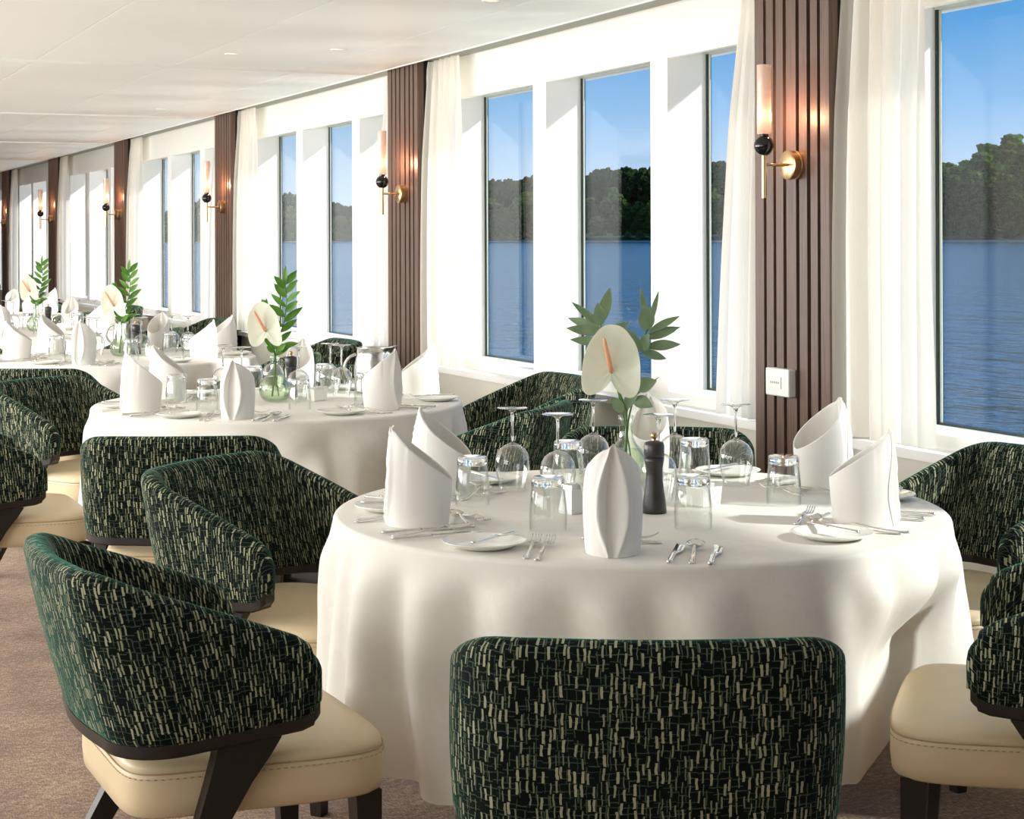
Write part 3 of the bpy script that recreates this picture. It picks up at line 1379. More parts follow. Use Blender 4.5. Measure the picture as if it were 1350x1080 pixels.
def make_mill():
    r = empty('pepper_mill')
    m = MB()
    m.lathe([(0.001, 0.0), (0.0285, 0.0), (0.029, 0.004), (0.028, 0.02), (0.0235, 0.05), (0.0195, 0.085), (0.0200, 0.105), (0.0230, 0.122), (0.0235, 0.130), (0.001, 0.130)], 28)
    m.build('body', M['mill'], r)
    m = MB()
    m.lathe([(0.001, 0.1315), (0.0230, 0.1315), (0.0245, 0.136), (0.0245, 0.158), (0.0215, 0.166), (0.008, 0.170), (0.001, 0.170)], 28)
    m.build('head', M['mill'], r)
    m = MB()
    m.lathe([(0.006, 0.169), (0.005, 0.174)], 14)
    m.sphere((0, 0, 0.1815), 0.0085, 16, 10)
    m.build('knob', M['brass'], r)
    return r


def make_salt():
    r = empty('salt_shaker')
    m = MB()
    rows = []
    for z, h in ((0.0, 0.0215), (0.006, 0.0225), (0.050, 0.0165), (0.056, 0.0150)):
        rows.append([(-h, -h, z), (h, -h, z), (h, h, z), (-h, h, z)])
    m.grid(rows, True, True, True)
    m.build('body', M['card'], r, smooth=False)
    m = MB()
    rows = []
    for z, h in ((0.0563, 0.0150), (0.066, 0.0135), (0.070, 0.009)):
        rows.append([(-h, -h, z), (h, -h, z), (h, h, z), (-h, h, z)])
    m.grid(rows, True, True, True)
    m.build('cap', M['steel'], r, smooth=False)
    return r


def make_bowl():
    r = empty('sugar_bowl')
    m = MB()
    rows = []
    for z, h in ((0.0, 0.026), (0.004, 0.028), (0.045, 0.031), (0.047, 0.0305), (0.047, 0.0285), (0.006, 0.025)):
        rows.append([(-h, -h, z), (h, -h, z), (h, h, z), (-h, h, z)])
    m.grid(rows, True, True, True)
    m.build('dish', M['porcelain'], r, smooth=False)
    m = MB()
    rg = random.Random(5)
    for i in range(9):
        x, y = (i % 3 - 1) * 0.013, (i // 3 - 1) * 0.013
        m.box(x - 0.006, x + 0.006, y - 0.0035, y + 0.0035, 0.008, 0.050 + rg.uniform(0, 0.006))
    m.build('sachets', M['card'], r, smooth=False)
    return r


def make_pitcher():
    r = empty('water_pitcher')
    prof = [(0.001, 0.0), (0.070, 0.0), (0.075, 0.006), (0.082, 0.04), (0.084, 0.08), (0.078, 0.13), (0.070, 0.165), (0.072, 0.190), (0.074, 0.192), (0.071, 0.190), (0.068, 0.165), (0.076, 0.13), (0.081, 0.08), (0.079, 0.04), (0.070, 0.010), (0.001, 0.008)]
    N = 48
    rows = []
    for q, z in prof:
        row = []
        for j in range(N):
            a = 2 * pi * j / N
            b = 0.0
            if z > 0.15:
                d = min(abs(a), 2 * pi - abs(a))
                b = 0.030 * ((z - 0.15) / 0.042) * max(0, 1 - d / 0.5) ** 1.5
            row.append(((q + b) * cos(a), (q + b) * sin(a), z + b * 0.35))
        rows.append(row)
    m = MB()
    m.grid(rows, True)
    m.build('body', M['steel'], r)
    m = MB()
    pts = []
    for i in range(15):
        t = i / 14
        a = -pi / 2 + pi * t
        pts.append((-0.074 - 0.048 * cos(a) * (1.0), 0, 0.105 + 0.055 * sin(a)))
    m.tube(pts, 0.0065, 10)
    m.build('handle', M['steel'], r)
    return r


# ---- flowers
def leaf_mesh(m, base, d, up, L, W, bend=0.15, mi=0, n=9):
    base, d = Vector(base), Vector(d).normalized()
    s = d.cross(Vector(up))
    if s.length < 1e-3:
        s = d.cross(Vector((1, 0.2, 0)))
    s.normalize()
    nrm = s.cross(d).normalized()
    rows = []
    for i in range(n + 1):
        t = i / n
        w = W * (sin(pi * min(0.999, 0.03 + t * 0.97)) ** 0.8) * (1 - 0.25 * t)
        if i == n:
            w = 0.0006
        c = base + d * (L * t) - nrm * (bend * L * t * t)
        rows.append([c - s * w + nrm * (0.22 * w), c - s * w * 0.5 + nrm * 0.06 * w, c, c + s * w * 0.5 + nrm * 0.06 * w, c + s * w + nrm * (0.22 * w)])
    back = [[p - nrm * 0.0005 for p in r] for r in rows]
    m.grid(rows, mi=mi)
    m.grid([list(reversed(r)) for r in back], mi=mi)


def spathe_mesh(m, c, right, up, out, W, H):
    """heart shaped bract; c = where the spadix joins; up = towards the tip"""
    c, right, up, out = [Vector(v) for v in (c, right, up, out)]
    NR, NA = 12, 64
    rows = []
    for i in range(NR + 1):
        q = max(0.02, i / NR)
        row = []
        for j in range(NA):
            a = 2 * pi * j / NA            # 0 = tip (up), pi = sinus at the bottom
            ca, sa = cos(a), sin(a)
            # heart outline
            lob = 1.0
            r_up = 0.62 * H
            x = W * 0.5 * abs(sa) ** 0.8 * math.copysign(1, sa) * (1.0 + 0.14 * max(0, -ca))
            y = r_up * ca if ca > 0 else 0.42 * H * ca * (0.30 + 0.95 * abs(sa) ** 0.55 * 1.0)
            if ca > 0.85:
                y += 0.05 * H * (ca - 0.85) / 0.15
            x *= q
            y *= q
            cup = 0.13 * W * q * q * (0.5 + 0.5 * abs(sa)) - 0.05 * W * q * q * max(0, ca) + 0.02 * W * sin(5 * a) * q * q
            vein = 0.010 * W * cos(a * 7) * (1 - q) * q * 4
            row.append(c + right * x + up * y + out * (cup + vein))
        rows.append(row)
    m.grid(rows, True, True, False)
    m.grid([[p - out * 0.0009 for p in reversed(r)] for r in rows], True)


def make_flower_vase(kind):
    r = empty('flower_vase')
    # bulb vase
    out = [(0.030, 0.0), (0.046, 0.004), (0.060, 0.022), (0.065, 0.045), (0.060, 0.070), (0.044, 0.095), (0.028, 0.112), (0.0195, 0.128), (0.018, 0.150), (0.0185, 0.172), (0.0205, 0.186)]
    inn = [(q - 0.0020, z + (0.003 if z < 0.01 else 0)) for q, z in out]
    m = MB()
    m.lathe([(0.001, 0.0)] + out + [(0.0195, 0.1868)] + inn[::-1] + [(0.001, 0.003)], 48)
    vase = m.build('vase', M['vase_glass'], r)
    m = MB()
    m.lathe([(0.001, 0.006)] + [(q - 0.0035, z + 0.004) for q, z in out[1:6]] + [(0.038, 0.100), (0.001, 0.100)], 40)
    m.build('water', M['water_in_vase'], vase)
    st = MB()
    lv = MB()
    rg = random.Random(3 if kind == 0 else 9)
    neck = Vector((0, 0, 0.17))
    if kind == 0:
        sp_c = Vector((-0.020, -0.045, 0.266))
        twigs = [[(0.02, 0.0, 0.02), (0.004, 0.0, 0.13), (-0.004, 0.0, 0.20), (-0.022, 0.01, 0.30), (-0.045, 0.02, 0.385)],
                 [(-0.015, 0.01, 0.02), (0.0, 0.005, 0.13), (0.012, 0.004, 0.20), (0.045, 0.005, 0.29), (0.078, 0.012, 0.37)],
                 [(0.0, 0.02, 0.02), (0.004, 0.008, 0.14), (0.020, 0.0, 0.19), (0.055, -0.02, 0.235)]]
        leaves = [
            # left crown
            ((-0.045, 0.02, 0.380), (-0.75, -0.15, 0.62), 0.105, 0.0085), ((-0.048, 0.02, 0.372), (-0.95, 0.1, 0.32), 0.095, 0.0105),
            ((-0.046, 0.01, 0.360), (-0.97, -0.2, 0.18), 0.098, 0.0120), ((-0.044, 0.02, 0.385), (0.25, 0.0, 0.97), 0.105, 0.0135),
            ((-0.046, 0.0, 0.380), (-0.10, -0.5, 0.9), 0.070, 0.0150), ((-0.040, 0.0, 0.350), (-0.40, -0.7, -0.55), 0.075, 0.0200),
            ((-0.042, 0.01, 0.335), (-0.96, -0.1, 0.12), 0.090, 0.0105), ((-0.040, 0.02, 0.345), (0.80, -0.2, 0.55), 0.090, 0.0125),
            ((-0.040, 0.02, 0.352), (-0.60, 0.4, 0.45), 0.075, 0.0140),
            # right crown
            ((0.078, 0.012, 0.365), (-0.15, -0.4, 0.92), 0.085, 0.0190), ((0.078, 0.012, 0.372), (-0.15, 0.2, 0.98), 0.120, 0.0085),
            ((0.080, 0.012, 0.372), (0.30, 0.3, 0.95), 0.118, 0.0065), ((0.082, 0.012, 0.362), (0.86, 0.0, 0.50), 0.098, 0.0090),
            ((0.082, 0.012, 0.355), (0.95, 0.1, 0.22), 0.092, 0.0090), ((0.080, 0.010, 0.345), (0.88, -0.1, 0.30), 0.080, 0.0090),
            ((0.075, 0.000, 0.325), (0.98, -0.2, 0.10), 0.095, 0.0120), ((0.062, 0.000, 0.315), (-0.70, -0.3, 0.72), 0.105, 0.0150),
            ((0.066, 0.005, 0.318), (0.15, -0.8, 0.65), 0.075, 0.0130), ((0.060, 0.005, 0.312), (0.86, 0.3, -0.28), 0.080, 0.0110),
            # low leaves
            ((0.040, -0.015, 0.225), (0.72, -0.5, 0.30), 0.072, 0.0170), ((0.030, -0.01, 0.205), (0.70, -0.5, -0.15), 0.060, 0.0160),
            ((-0.004, -0.012, 0.185), (-0.55, -0.4, 0.78), 0.060, 0.0120), ((0.008, 0.0, 0.190), (0.35, -0.3, 0.9), 0.085, 0.0130),
            ((0.012, 0.01, 0.200), (0.9, 0.1, 0.75), 0.12, 0.0035)]
        W, H = 0.150, 0.190
        updir, outdir = Vector((0.03, -0.30, 0.95)), Vector((-0.10, -0.94, -0.30))
        mat_l = M['leaf']
    else:
        sp_c = Vector((-0.030, -0.045, 0.268))
        twigs = [[(0.015, 0.0, 0.02), (0.0, 0.0, 0.14), (0.012, 0.0, 0.22), (0.036, 0.01, 0.30), (0.046, 0.015, 0.38), (0.040, 0.015, 0.450)],
                 [(-0.015, 0.01, 0.02), (0.0, 0.004, 0.14), (-0.012, 0.01, 0.25), (-0.030, 0.02, 0.365)]]
        leaves = []
        tw = [Vector(p) for p in twigs[0]]
        for i in range(15):
            t = 0.30 + 0.70 * i / 14
            f = t * (len(tw) - 1)
            a = min(int(f), len(tw) - 2)
            p = tw[a].lerp(tw[a + 1], f - a)
            sgn = -1 if i % 2 else 1
            leaves.append((p, (sgn * 0.75, rg.uniform(-0.55, 0.1), 0.62 + 0.25 * (t > .8)), rg.uniform(0.070, 0.095), rg.uniform(0.0135, 0.0185)))
        leaves.append((tw[-1], (0.0, 0.0, 1.0), 0.075, 0.011))
        for k in range(5):
            leaves.append(((-0.030, 0.02, 0.360), (rg.uniform(-0.9, 0.6), rg.uniform(-.3, .3), rg.uniform(0.2, 1.0)), 0.045, 0.005))
        leaves += [((0.020, -0.01, 0.205), (0.92, -0.4, 0.26), 0.085, 0.016), ((0.0, -0.01, 0.190), (-0.5, -0.6, 0.5), 0.05, 0.012),
                   ((0.010, -0.01, 0.195), (0.5, -0.6, 0.35), 0.07, 0.016)]
        W, H = 0.140, 0.180
        updir, outdir = Vector((-0.10, -0.25, 0.96)), Vector((-0.20, -0.94, -0.26))
        mat_l = M['leaf_bright']
    # lift everything above the neck
    def lift(p):
        p = Vector(p)
        k = smoothstep(0.15, 0.25, p.z) * LIFT
        return Vector((p.x - 0.02 * k / max(LIFT, 1e-6) * (1 if kind == 0 else 0), p.y, p.z + k))
    LIFT = 0.040 if kind == 0 else 0.018
    twigs = [[lift(p) for p in tw] for tw in twigs]
    leaves = [(lift(b), d, L, w_) for b, d, L, w_ in leaves]
    sp_c = lift(sp_c)
    for tw in twigs:
        # smooth polyline
        P = [Vector(p) for p in tw]
        pts = []
        for i in range(len(P) - 1):
            p0, p1, p2, p3 = P[max(i - 1, 0)], P[i], P[i + 1], P[min(i + 2, len(P) - 1)]
            for s in range(6):
                t = s / 6
                pts.append(0.5 * ((2 * p1) + (p2 - p0) * t + (2 * p0 - 5 * p1 + 4 * p2 - p3) * t * t + (3 * p1 - p0 - 3 * p2 + p3) * t ** 3))
        pts.append(P[-1])
        st.tube(pts, 0.0022, 6)
    for b, d, L, w in leaves:
        d = Vector(d)
        side = Vector((0, -1, 0.25)) + Vector((rg.uniform(-.3, .3), rg.uniform(-.3, .3), rg.uniform(-.2, .2)))
        leaf_mesh(lv, b, d, side, L * (0.92 if kind == 0 else 1), w * (1.35 if kind == 0 else 1), rg.uniform(-0.05, 0.22))
    lv.build('leaves', mat_l, r)
    # flower stalk
    P = [Vector((-0.01, -0.005, 0.02)), Vector((0.002, -0.004, 0.14)), Vector((0.0, -0.01, 0.20)), sp_c + Vector((0.004, 0.012, -0.015)), sp_c]
    st.tube([P[0], P[0].lerp(P[1], .5), P[1], P[1].lerp(P[2], .6), P[2], P[2].lerp(P[3], .5), P[3], P[4]], 0.0032, 8)
    st.build('stems', M['stem'], r)
    fl = MB()
    updir.normalize()
    outdir = (outdir - updir * outdir.dot(updir)).normalized()
    right = updir.cross(outdir).normalized() * -1
    right = Vector((right.x, right.y, right.z))
    if right.x < 0:
        right = -right
    spathe_mesh(fl, sp_c, right, updir, outdir, W, H)
    sp = fl.build('spathe', M['spathe'], r)
    m = MB()
    a = sp_c + outdir * 0.006
    tip = a + updir * 0.098 * (0.95 if kind else 1.05) + outdir * 0.030 - right * 0.022
    m.tube([a, a.lerp(tip, .2), a.lerp(tip, .5), a.lerp(tip, .85), a.lerp(tip, .97), tip], [0.0055, 0.0062, 0.0058, 0.0046, 0.0035, 0.0012], 12)
    m.build('spadix', M['spadix'], sp)
    return r


P_nap = [Proto(make_napkin(s)) for s in range(6)]
P_plate = Proto(make_plate())
P_spoon, P_fork, P_knife = Proto(make_spoon()), Proto(make_fork()), Proto(make_knife())
P_bknife = Proto(make_knife(0.165, 0.0085))
P_bknife.root.name = 'butter_knife'
P_dspoon, P_dfork = Proto(make_spoon(0.165, 0.018, 0.054)), Proto(make_fork(0.165, 0.0115))
P_dspoon.root.name, P_dfork.root.name = 'dessert_spoon', 'dessert_fork'
P_gob, P_tum = Proto(make_goblet()), Proto(make_tumbler())
P_mill, P_salt, P_bowl, P_pit = Proto(make_mill()), Proto(make_salt()), Proto(make_bowl()), Proto(make_pitcher())
P_fl = [Proto(make_flower_vase(0)), Proto(make_flower_vase(1))]

# napkin spot per place: angle, radius
NAP = {'A': (-124, 0.585), 'R': (-50, 0.546), 'D': (8, 0.590), 'E': (59, 0.61), 'C': (128, 0.545), 'B': (179.5, 0.566)}
NAP2 = {'A': (-121, 0.60), 'R': (-59.5, 0.53), 'D': (0, 0.605), 'E': (64.5, 0.60), 'C': (143, 0.475), 'B': (-167, 0.59)}
NAPTURN = {'A': 8, 'R': 14, 'D': -8, 'E': 0, 'C': 12, 'B': -24}
# glasses, offsets from the table centre
GOB = {'C': (-0.151, 0.398), 'B': (-0.116, 0.204), 'E': (0.135, 0.500), 'A': (0.098, 0.076), 'D': (0.430, 0.500), 'R': (0.412, 0.222)}
TUM = {'C': (-0.342, 0.215), 'B': (-0.332, -0.188), 'E': (0.010, 0.400), 'A': (-0.032, -0.310), 'D': (0.333, 0.300), 'R': (0.343, -0.105)}
Z = TH + 0.0006
PITCH_AT = {1: (0.485, 0.232), 2: (0.10, 0.37)}


def free_spot(occ, x, y, r):
    for k in range(400):
        q = 0.004 * k ** 0.9
        a = 2.4 * k
        px, py = x + q * cos(a), y + q * sin(a)
        if px * px + py * py < 0.66 ** 2 and all((px - ox) ** 2 + (py - oy) ** 2 > (r + orad) ** 2 for ox, oy, orad in occ):
            occ.append((px, py, r))
            return px, py
    return x, y


for ti, (tx, ty) in enumerate(TABLES):
    tn = TNAME[ti]
    VASE = (0.136, 0.315) if ti == 0 else (0.0, 0.05)
    MILL = (-0.002, -0.080) if ti == 0 else (0.11, 0.19)
    SALT = (-0.179, 0.0)
    BOWL = (0.16, -0.035) if ti == 0 else (0.16, 0.0)
    occ = [(*VASE, 0.072), (*MILL, 0.034), (*SALT, 0.034), (*BOWL, 0.046)]
    if ti in PITCH_AT:
        occ.append((*PITCH_AT[ti], 0.13))
    lay = {}
    for pi_, pl in enumerate('ARDECB'):
        ang, rad = NAP2[pl] if ti == 1 else NAP[pl]
        rg = random.Random(ti * 31 + pi_)
        if ti > 1:
            ang += rg.uniform(-2, 2)
            rad += rg.uniform(-0.012, 0.012)
        lay[pl] = (ang, rad)
        a = radians(ang)
        occ.append((rad * cos(a), rad * sin(a), 0.076))
        f = Vector((-cos(a), -sin(a), 0))
        rt = Vector((f.y, -f.x, 0))
        occ.append((rad * cos(a) - 0.220 * rt.x + 0.015 * f.x, rad * sin(a) - 0.220 * rt.y + 0.015 * f.y, 0.091))
        if ti:
            occ.append((rad * cos(a) + 0.122 * f.x, rad * sin(a) + 0.122 * f.y, 0.05))
    for pi_, pl in enumerate('ARDECB'):
        ang, rad = lay[pl]
        rg = random.Random(ti * 57 + pi_)
        a = radians(ang)
        nx, ny = tx + rad * cos(a), ty + rad * sin(a)
        f = Vector((-cos(a), -sin(a), 0))           # the diner looks this way
        rt = Vector((f.y, -f.x, 0))                 # diner's right hand
        rz = atan2(f.y, f.x) - pi / 2               # local +y along f
        spot = '%s of the %s' % (PLACE[pl], tn)

        def at(u, v, z=Z):
            return (nx + rt.x * u + f.x * v, ny + rt.y * u + f.y * v, z)

        FK, KN = (0.052, 0.042) if (pl == 'A' and ti == 0) else (0.0, 0.0)

        def put(proto, u, v, rot, name, lab, cat, grp, z=Z):
            o = proto.get(at(u, v, z), rz + radians(rot))
            return tag(o, lab % spot, cat, grp)

        put(P_nap[(pi_ + ti) % 6] if ti else P_nap[pi_], 0, 0, NAPTURN[pl] + (rg.uniform(-12, 12) if ti else 0), 'napkin', 'white napkin folded as standing mitre, %s', 'napkin', 'folded napkins')
        if ti > 3:
            continue
        PK = 0.0
        put(P_plate, -0.220 - FK + PK, 0.015, 0, 'plate', 'small white bread plate at the %s', 'plate', 'bread plates')
        put(P_bknife, -0.200 - FK + PK, 0.02, -28 + rg.uniform(-8, 8), 'bk', 'butter knife on the bread plate, %s', 'knife', 'butter knives', Z + 0.0165)
        g = GOB[pl]
        t_ = TUM[pl]
        if ti:
            g = (g[0] * 1.05 + rg.uniform(-.025, .025), g[1] * 1.0 + rg.uniform(-.025, .025))
            t_ = (t_[0] + rg.uniform(-.02, .02), t_[1] + rg.uniform(-.02, .02))
        g = free_spot(occ, g[0], g[1], 0.048)
        t_ = free_spot(occ, t_[0], t_[1], 0.0435)
        tag(P_gob.get((tx + g[0], ty + g[1], Z)), 'upturned wine glass belonging to the %s' % spot, 'wine glass', 'upturned wine glasses')
        tag(P_tum.get((tx + t_[0], ty + t_[1], Z)), 'upturned water tumbler belonging to the %s' % spot, 'glass', 'upturned tumblers')
        if ti > 2:
            continue
        put(P_fork, -0.116 - FK, -0.01, rg.uniform(-3, 3), 'fork', 'outer dinner fork beside the plate, %s', 'fork', 'dinner forks')
        o = put(P_fork, -0.088 - FK, -0.022, rg.uniform(-3, 3), 'fork', 'inner salad fork beside the napkin, %s', 'fork', 'dinner forks')
        put(P_knife, 0.085 + KN, -0.012, rg.uniform(-3, 3), 'knife', 'table knife closest to the napkin, %s', 'knife', 'table knives')
        put(P_spoon, 0.125 + KN, -0.012, rg.uniform(-3, 3), 'spoon', 'soup spoon between two knives, %s', 'spoon', 'soup spoons')
        put(P_knife, 0.165 + KN, -0.018, rg.uniform(-3, 3), 'knife', 'outermost table knife beside the spoon, %s', 'knife', 'table knives')
        put(P_dspoon, 0.010, 0.105, 90 + rg.uniform(-6, 6), 'ds', 'dessert spoon crosswise behind the napkin, %s', 'spoon', 'dessert spoons')
        put(P_dfork, 0.0, 0.140, -90 + rg.uniform(-6, 6), 'df', 'dessert fork crosswise behind the napkin, %s', 'fork', 'dessert forks')
    if ti > 3:
        continue
    fl = P_fl[0 if ti == 0 else 1].get((tx + VASE[0], ty + VASE[1], Z), -YAW)
    tag(fl, 'glass vase with white anthurium and green twigs on the %s' % tn, 'flower vase', 'flower vases')
    tag(P_mill.get((tx + MILL[0], ty + MILL[1], Z)), 'dark wooden pepper mill on the %s' % tn, 'pepper mill', 'pepper mills')
    tag(P_salt.get((tx + SALT[0], ty + SALT[1], Z), 0.3), 'tapered white salt shaker on the %s' % tn, 'salt shaker', 'salt shakers')
    tag(P_bowl.get((tx + BOWL[0], ty + BOWL[1], Z), 0.2), 'small white sugar bowl on the %s' % tn, 'sugar bowl', 'sugar bowls')
tag(P_pit.get((TABLES[1][0] + PITCH_AT[1][0], TABLES[1][1] + PITCH_AT[1][1], Z), pi - YAW + pi), 'stainless steel water pitcher on the second table', 'pitcher', 'steel pitchers')
tag(P_pit.get((TABLES[2][0] + PITCH_AT[2][0], TABLES[2][1] + PITCH_AT[2][1], Z), -YAW), 'stainless steel water pitcher on the third table', 'pitcher', 'steel pitchers')

# ------------------------------------------------------------------ the river outside
WZ = 0.50
BX = 250.0
m = MB()
ny_, nx_ = 2, 2
m.add([(XO + 0.25, -300, WZ), (BX + 6, -300, WZ), (BX + 6, 2600, WZ), (XO + 0.25, 2600, WZ)], [(0, 1, 2, 3)])
tag(m.build('river', M['river'], smooth=False), 'blue rippled river stretching beyond the windows', 'river', kind='stuff')
# far bank
m = MB()
rg = random.Random(2)
rows = []
ysb = [60 + i * 12 for i in range(160)]
offs = [rg.uniform(-1.2, 1.2) for _ in ysb]
for dx, z in ((-3, WZ - 0.3), (-0.3, WZ + 0.12), (1.8, WZ + 0.45)):
    rows.append([(BX + dx + o, y, z) for y, o in zip(ysb, offs)])
m.grid(rows, mi=1)
rows = []
for dx, z in ((1.8, WZ + 0.45), (4, WZ + 1.3), (30, WZ + 2.5), (90, WZ + 4.0)):
    rows.append([(BX + dx + o, y, z) for y, o in zip(ysb, offs)])
m.grid(rows, mi=0)
o = m.build('riverbank', [M['bank'], M['sand']])
tag(o, 'far riverbank with a pale sandy edge', 'riverbank', kind='stuff')
m = MB()
rows = [[(BX + dx, y, WZ + 1.0 + dx * 0.14) for y in range(400, 530, 6)] for dx in (3.2, 8, 14)]
m.grid(rows)
tag(m.build('meadow', M['grass']), 'light green meadow strip on the far bank', 'meadow', kind='stuff')


def ico(sub=2):
    import bmesh
    bm = bmesh.new()
    bmesh.ops.create_icosphere(bm, subdivisions=sub, radius=1.0)
    v = [tuple(q.co) for q in bm.verts]
    f = [tuple(q.index for q in p.verts) for p in bm.faces]
    bm.free()
    return v, f


ICO = ico(2)
from mathutils import noise as mnoise


def make_tree(kind, seed):
    rg = random.Random(seed)
    r = empty(('dark_tree', 'leafy_tree', 'willow_bush')[kind])
    m = MB()
    H = 20.0 if kind < 2 else 5.0
    n = (210, 200, 110)[kind]
    for i in range(n):
        t = rg.random()
        if kind == 0:
            z = H * (0.10 + 0.86 * t)
            R = H * 0.25 * (1 - 0.72 * t * t) + 0.4
            br = H * rg.uniform(0.022, 0.052)
        elif kind == 1:
            z = H * (0.10 + 0.82 * t)
            R = H * 0.32 * sqrt(max(0.05, 1 - (2 * t - 0.85) ** 2))
            br = H * rg.uniform(0.028, 0.062)
        else:
            z = H * (0.08 + 0.80 * t)
            R = H * 0.42 * sqrt(max(0.05, 1 - (1.7 * t - 0.6) ** 2))
            br = H * rg.uniform(0.05, 0.10)
        a = rg.uniform(0, 2 * pi)
        q = rg.random() ** 0.35
        c = Vector((R * q * cos(a), R * q * sin(a), z))
        vs = []
        for v in ICO[0]:
            vv = Vector(v)
            d = 1 + 0.75 * mnoise.noise(vv * 2.9 + c)
            s = (1, 1, 0.75) if kind else (0.85, 0.85, 1.1)
            vs.append((c.x + vv.x * br * d * s[0], c.y + vv.y * br * d * s[1], c.z + vv.z * br * d * s[2]))
        m.add(vs, ICO[1])
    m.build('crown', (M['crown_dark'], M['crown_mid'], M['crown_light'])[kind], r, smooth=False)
    m = MB()
    m.tube([(0, 0, -0.5), (0.1, 0, H * 0.3), (0.2, 0.1, H * 0.7)], [H * 0.02, H * 0.014, H * 0.005], 8)
    m.build('trunk', M['trunk'], r)
    return r


TREES = [[Proto(make_tree(k, 10 * k + s)) for s in range(3)] for k in range(3)]
# skyline heights by bearing (picture column: metres at the bank)
SKY = [(200, 30), (380, 26), (400, 26), (460, 17), (650, 24), (700, 25), (800, 25.5), (860, 25), (945, 24), (1080, 22), (1236, 21), (1280, 21.5), (1302, 24.5), (1330, 25.5), (1420, 26)]


def sky_h(px):
    for (a, ha), (b, hb) in zip(SKY, SKY[1:]):
        if a <= px <= b:
            return ha + (hb - ha) * (px - a) / (b - a)
    return 26 if px > 1300 else 24


def bank_pt(px, depth):
    X = (px - 675) / 2250.0
    dx, dy = X * CS + SN, -X * SN + CS
    k = (BX + depth) / dx
    return k * dx, k * dy


LAB = ['tall dark tree in the wood on the far riverbank', 'rounded mid-green tree in the wood on the far riverbank',
       'low pale bush at the water edge of the far riverbank']
GRP = ['dark trees on the far bank', 'leafy trees on the far bank', 'pale bushes at the water edge']
rg = random.Random(11)


def plant(kind, px, depth, h, base):
    x, y = bank_pt(px, depth)
    p = TREES[kind][rg.randrange(3)]
    t = p.get((x, y, base), rg.uniform(0, 6.28))
    ref = 20.0 if kind < 2 else 5.0
    s = h / ref
    t.scale = (s * rg.uniform(0.9, 1.15), s * rg.uniform(0.9, 1.15), s)
    tag(t, LAB[kind], 'shrub' if kind == 2 else 'tree', GRP[kind])


def px_of(x, y):
    return 675 + 2250 * (x * CS - y * SN) / (x * SN + y * CS)


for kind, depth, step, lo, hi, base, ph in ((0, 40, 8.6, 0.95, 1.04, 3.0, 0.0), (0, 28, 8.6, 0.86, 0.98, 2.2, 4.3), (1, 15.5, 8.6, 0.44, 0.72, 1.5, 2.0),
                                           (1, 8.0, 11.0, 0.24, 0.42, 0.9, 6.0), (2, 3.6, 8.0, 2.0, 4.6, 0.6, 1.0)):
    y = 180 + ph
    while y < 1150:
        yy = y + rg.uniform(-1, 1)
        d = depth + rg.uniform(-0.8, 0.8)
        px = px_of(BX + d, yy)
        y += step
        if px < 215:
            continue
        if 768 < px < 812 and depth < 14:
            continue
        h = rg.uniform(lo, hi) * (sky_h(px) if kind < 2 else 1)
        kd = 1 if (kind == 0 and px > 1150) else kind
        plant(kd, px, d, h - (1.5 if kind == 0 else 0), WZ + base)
plant(2, 1280, 3.0, 6.0, WZ + 0.6)
plant(2, 788, 7.5, 8.0, WZ + 1.4)

# ------------------------------------------------------------------ light
w = bpy.data.worlds.new('sky')
SC.world = w
w.use_nodes = True
nt = w.node_tree
nt.nodes.clear()
wo = nt.nodes.new('ShaderNodeOutputWorld')
bg = nt.nodes.new('ShaderNodeBackground')
tc = nt.nodes.new('ShaderNodeTexCoord')
sp = nt.nodes.new('ShaderNodeSeparateXYZ')
rp = nt.nodes.new('ShaderNodeValToRGB')
el = rp.color_ramp.elements
el[0].position, el[0].color = 0.0, S(214, 228, 246)
el[1].position, el[1].color = 1.0, S(70, 125, 205)
for p_, c_ in ((0.035, S(190, 214, 243)), (0.075, S(140, 188, 236)), (0.125, S(84, 158, 222)), (0.22, S(66, 142, 212))):
    e = el.new(p_)
    e.color = c_
nt.links.new(tc.outputs['Generated'], sp.inputs[0])
nt.links.new(sp.outputs[2], rp.inputs[0])
nt.links.new(rp.outputs[0], bg.inputs[0])
bg.inputs[1].default_value = 0.92
nt.links.new(bg.outputs[0], wo.inputs[0])

sl = bpy.data.lights.new('sun', 'SUN')
sl.energy = 4.4
sl.color = (1.0, 0.98, 0.945)
sl.angle = radians(2.5)
so = bpy.data.objects.new('sun', sl)
COL.objects.link(so)
so.rotation_euler = Vector((-1.0, 0.85, -0.76)).to_track_quat('-Z', 'Y').to_euler()

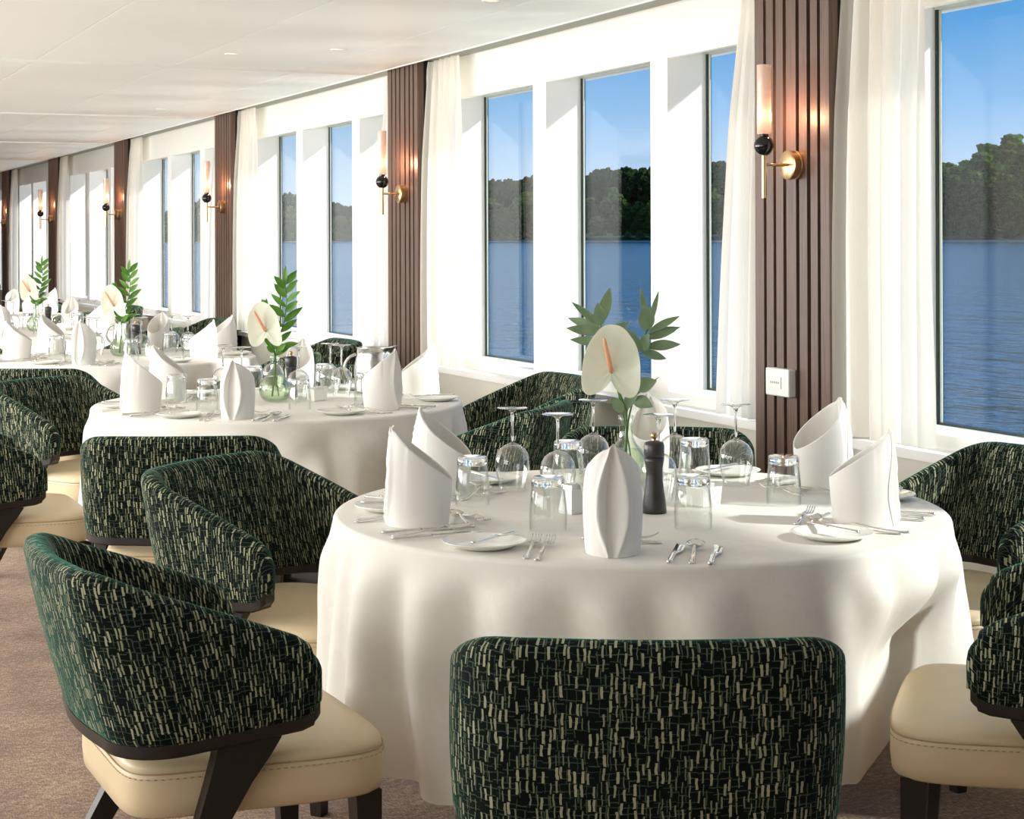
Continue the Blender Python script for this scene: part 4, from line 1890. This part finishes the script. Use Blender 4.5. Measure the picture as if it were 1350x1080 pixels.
# added fill lamps standing in for daylight from unseen windows across the saloon
for y, ln, en in ((-1.2, 3.0, 18), (2.6, 3.4, 62), (6.4, 3.4, 160), (10.0, 3.0, 190), (15.1, 1.4, 170)):
    L = bpy.data.lights.new('port_side_fill', 'AREA')
    L.shape = 'RECTANGLE'
    L.size, L.size_y = ln, 1.4
    L.energy = en
    L.color = (1.0, 0.995, 0.98)
    lo = bpy.data.objects.new('port_side_fill', L)
    COL.objects.link(lo)
    lo.location = (XL + 0.05, y, 1.45)
    lo.rotation_euler = (radians(90), 0, radians(-90))

# spots added to brighten ceiling and mullions, in place of sun glint off water
for k in range(-1, 6):
    for dy_ in (0.0, 1.19, 2.37):
        L = bpy.data.lights.new('glint_fill_spot', 'SPOT')
        L.energy = 40
        L.color = (1.0, 0.985, 0.95)
        L.spot_size = radians(95)
        L.spot_blend = 1.0
        L.shadow_soft_size = 0.12
        lo = bpy.data.objects.new('glint_fill_spot', L)
        COL.objects.link(lo)
        lo.location = (4.75, 5.26 + PITCH * (k - 1) + dy_ - 0.15, 0.62)
        lo.rotation_euler = Vector((-1.0, 0.55, 0.80)).to_track_quat('-Z', 'Y').to_euler()

# ------------------------------------------------------------------ camera
cam = bpy.data.cameras.new('camera')
cam.sensor_width = 36.0
cam.lens = 36.0 * 2250 / 1350
cam.shift_y = -(540 - 316) / 1350.0
cam.clip_end = 5000
co = bpy.data.objects.new('camera', cam)
COL.objects.link(co)
co.location = (0, 0, EYE)
Rm = Matrix.Rotation(-YAW, 4, 'Z') @ Matrix.Rotation(radians(90), 4, 'X') @ Matrix.Rotation(radians(-0.2), 4, 'Z')
co.rotation_euler = Rm.to_euler()
SC.camera = co

SC.view_settings.view_transform = 'Standard'
SC.view_settings.look = 'None'
SC.view_settings.exposure = 0.26
SC.view_settings.gamma = 1.0
SC.view_settings.use_curve_mapping = False
SC.cycles.max_bounces = 14
SC.cycles.transparent_max_bounces = 32
SC.cycles.diffuse_bounces = 6
SC.cycles.glossy_bounces = 6
SC.cycles.transmission_bounces = 12
SC.cycles.sample_clamp_indirect = 6.0
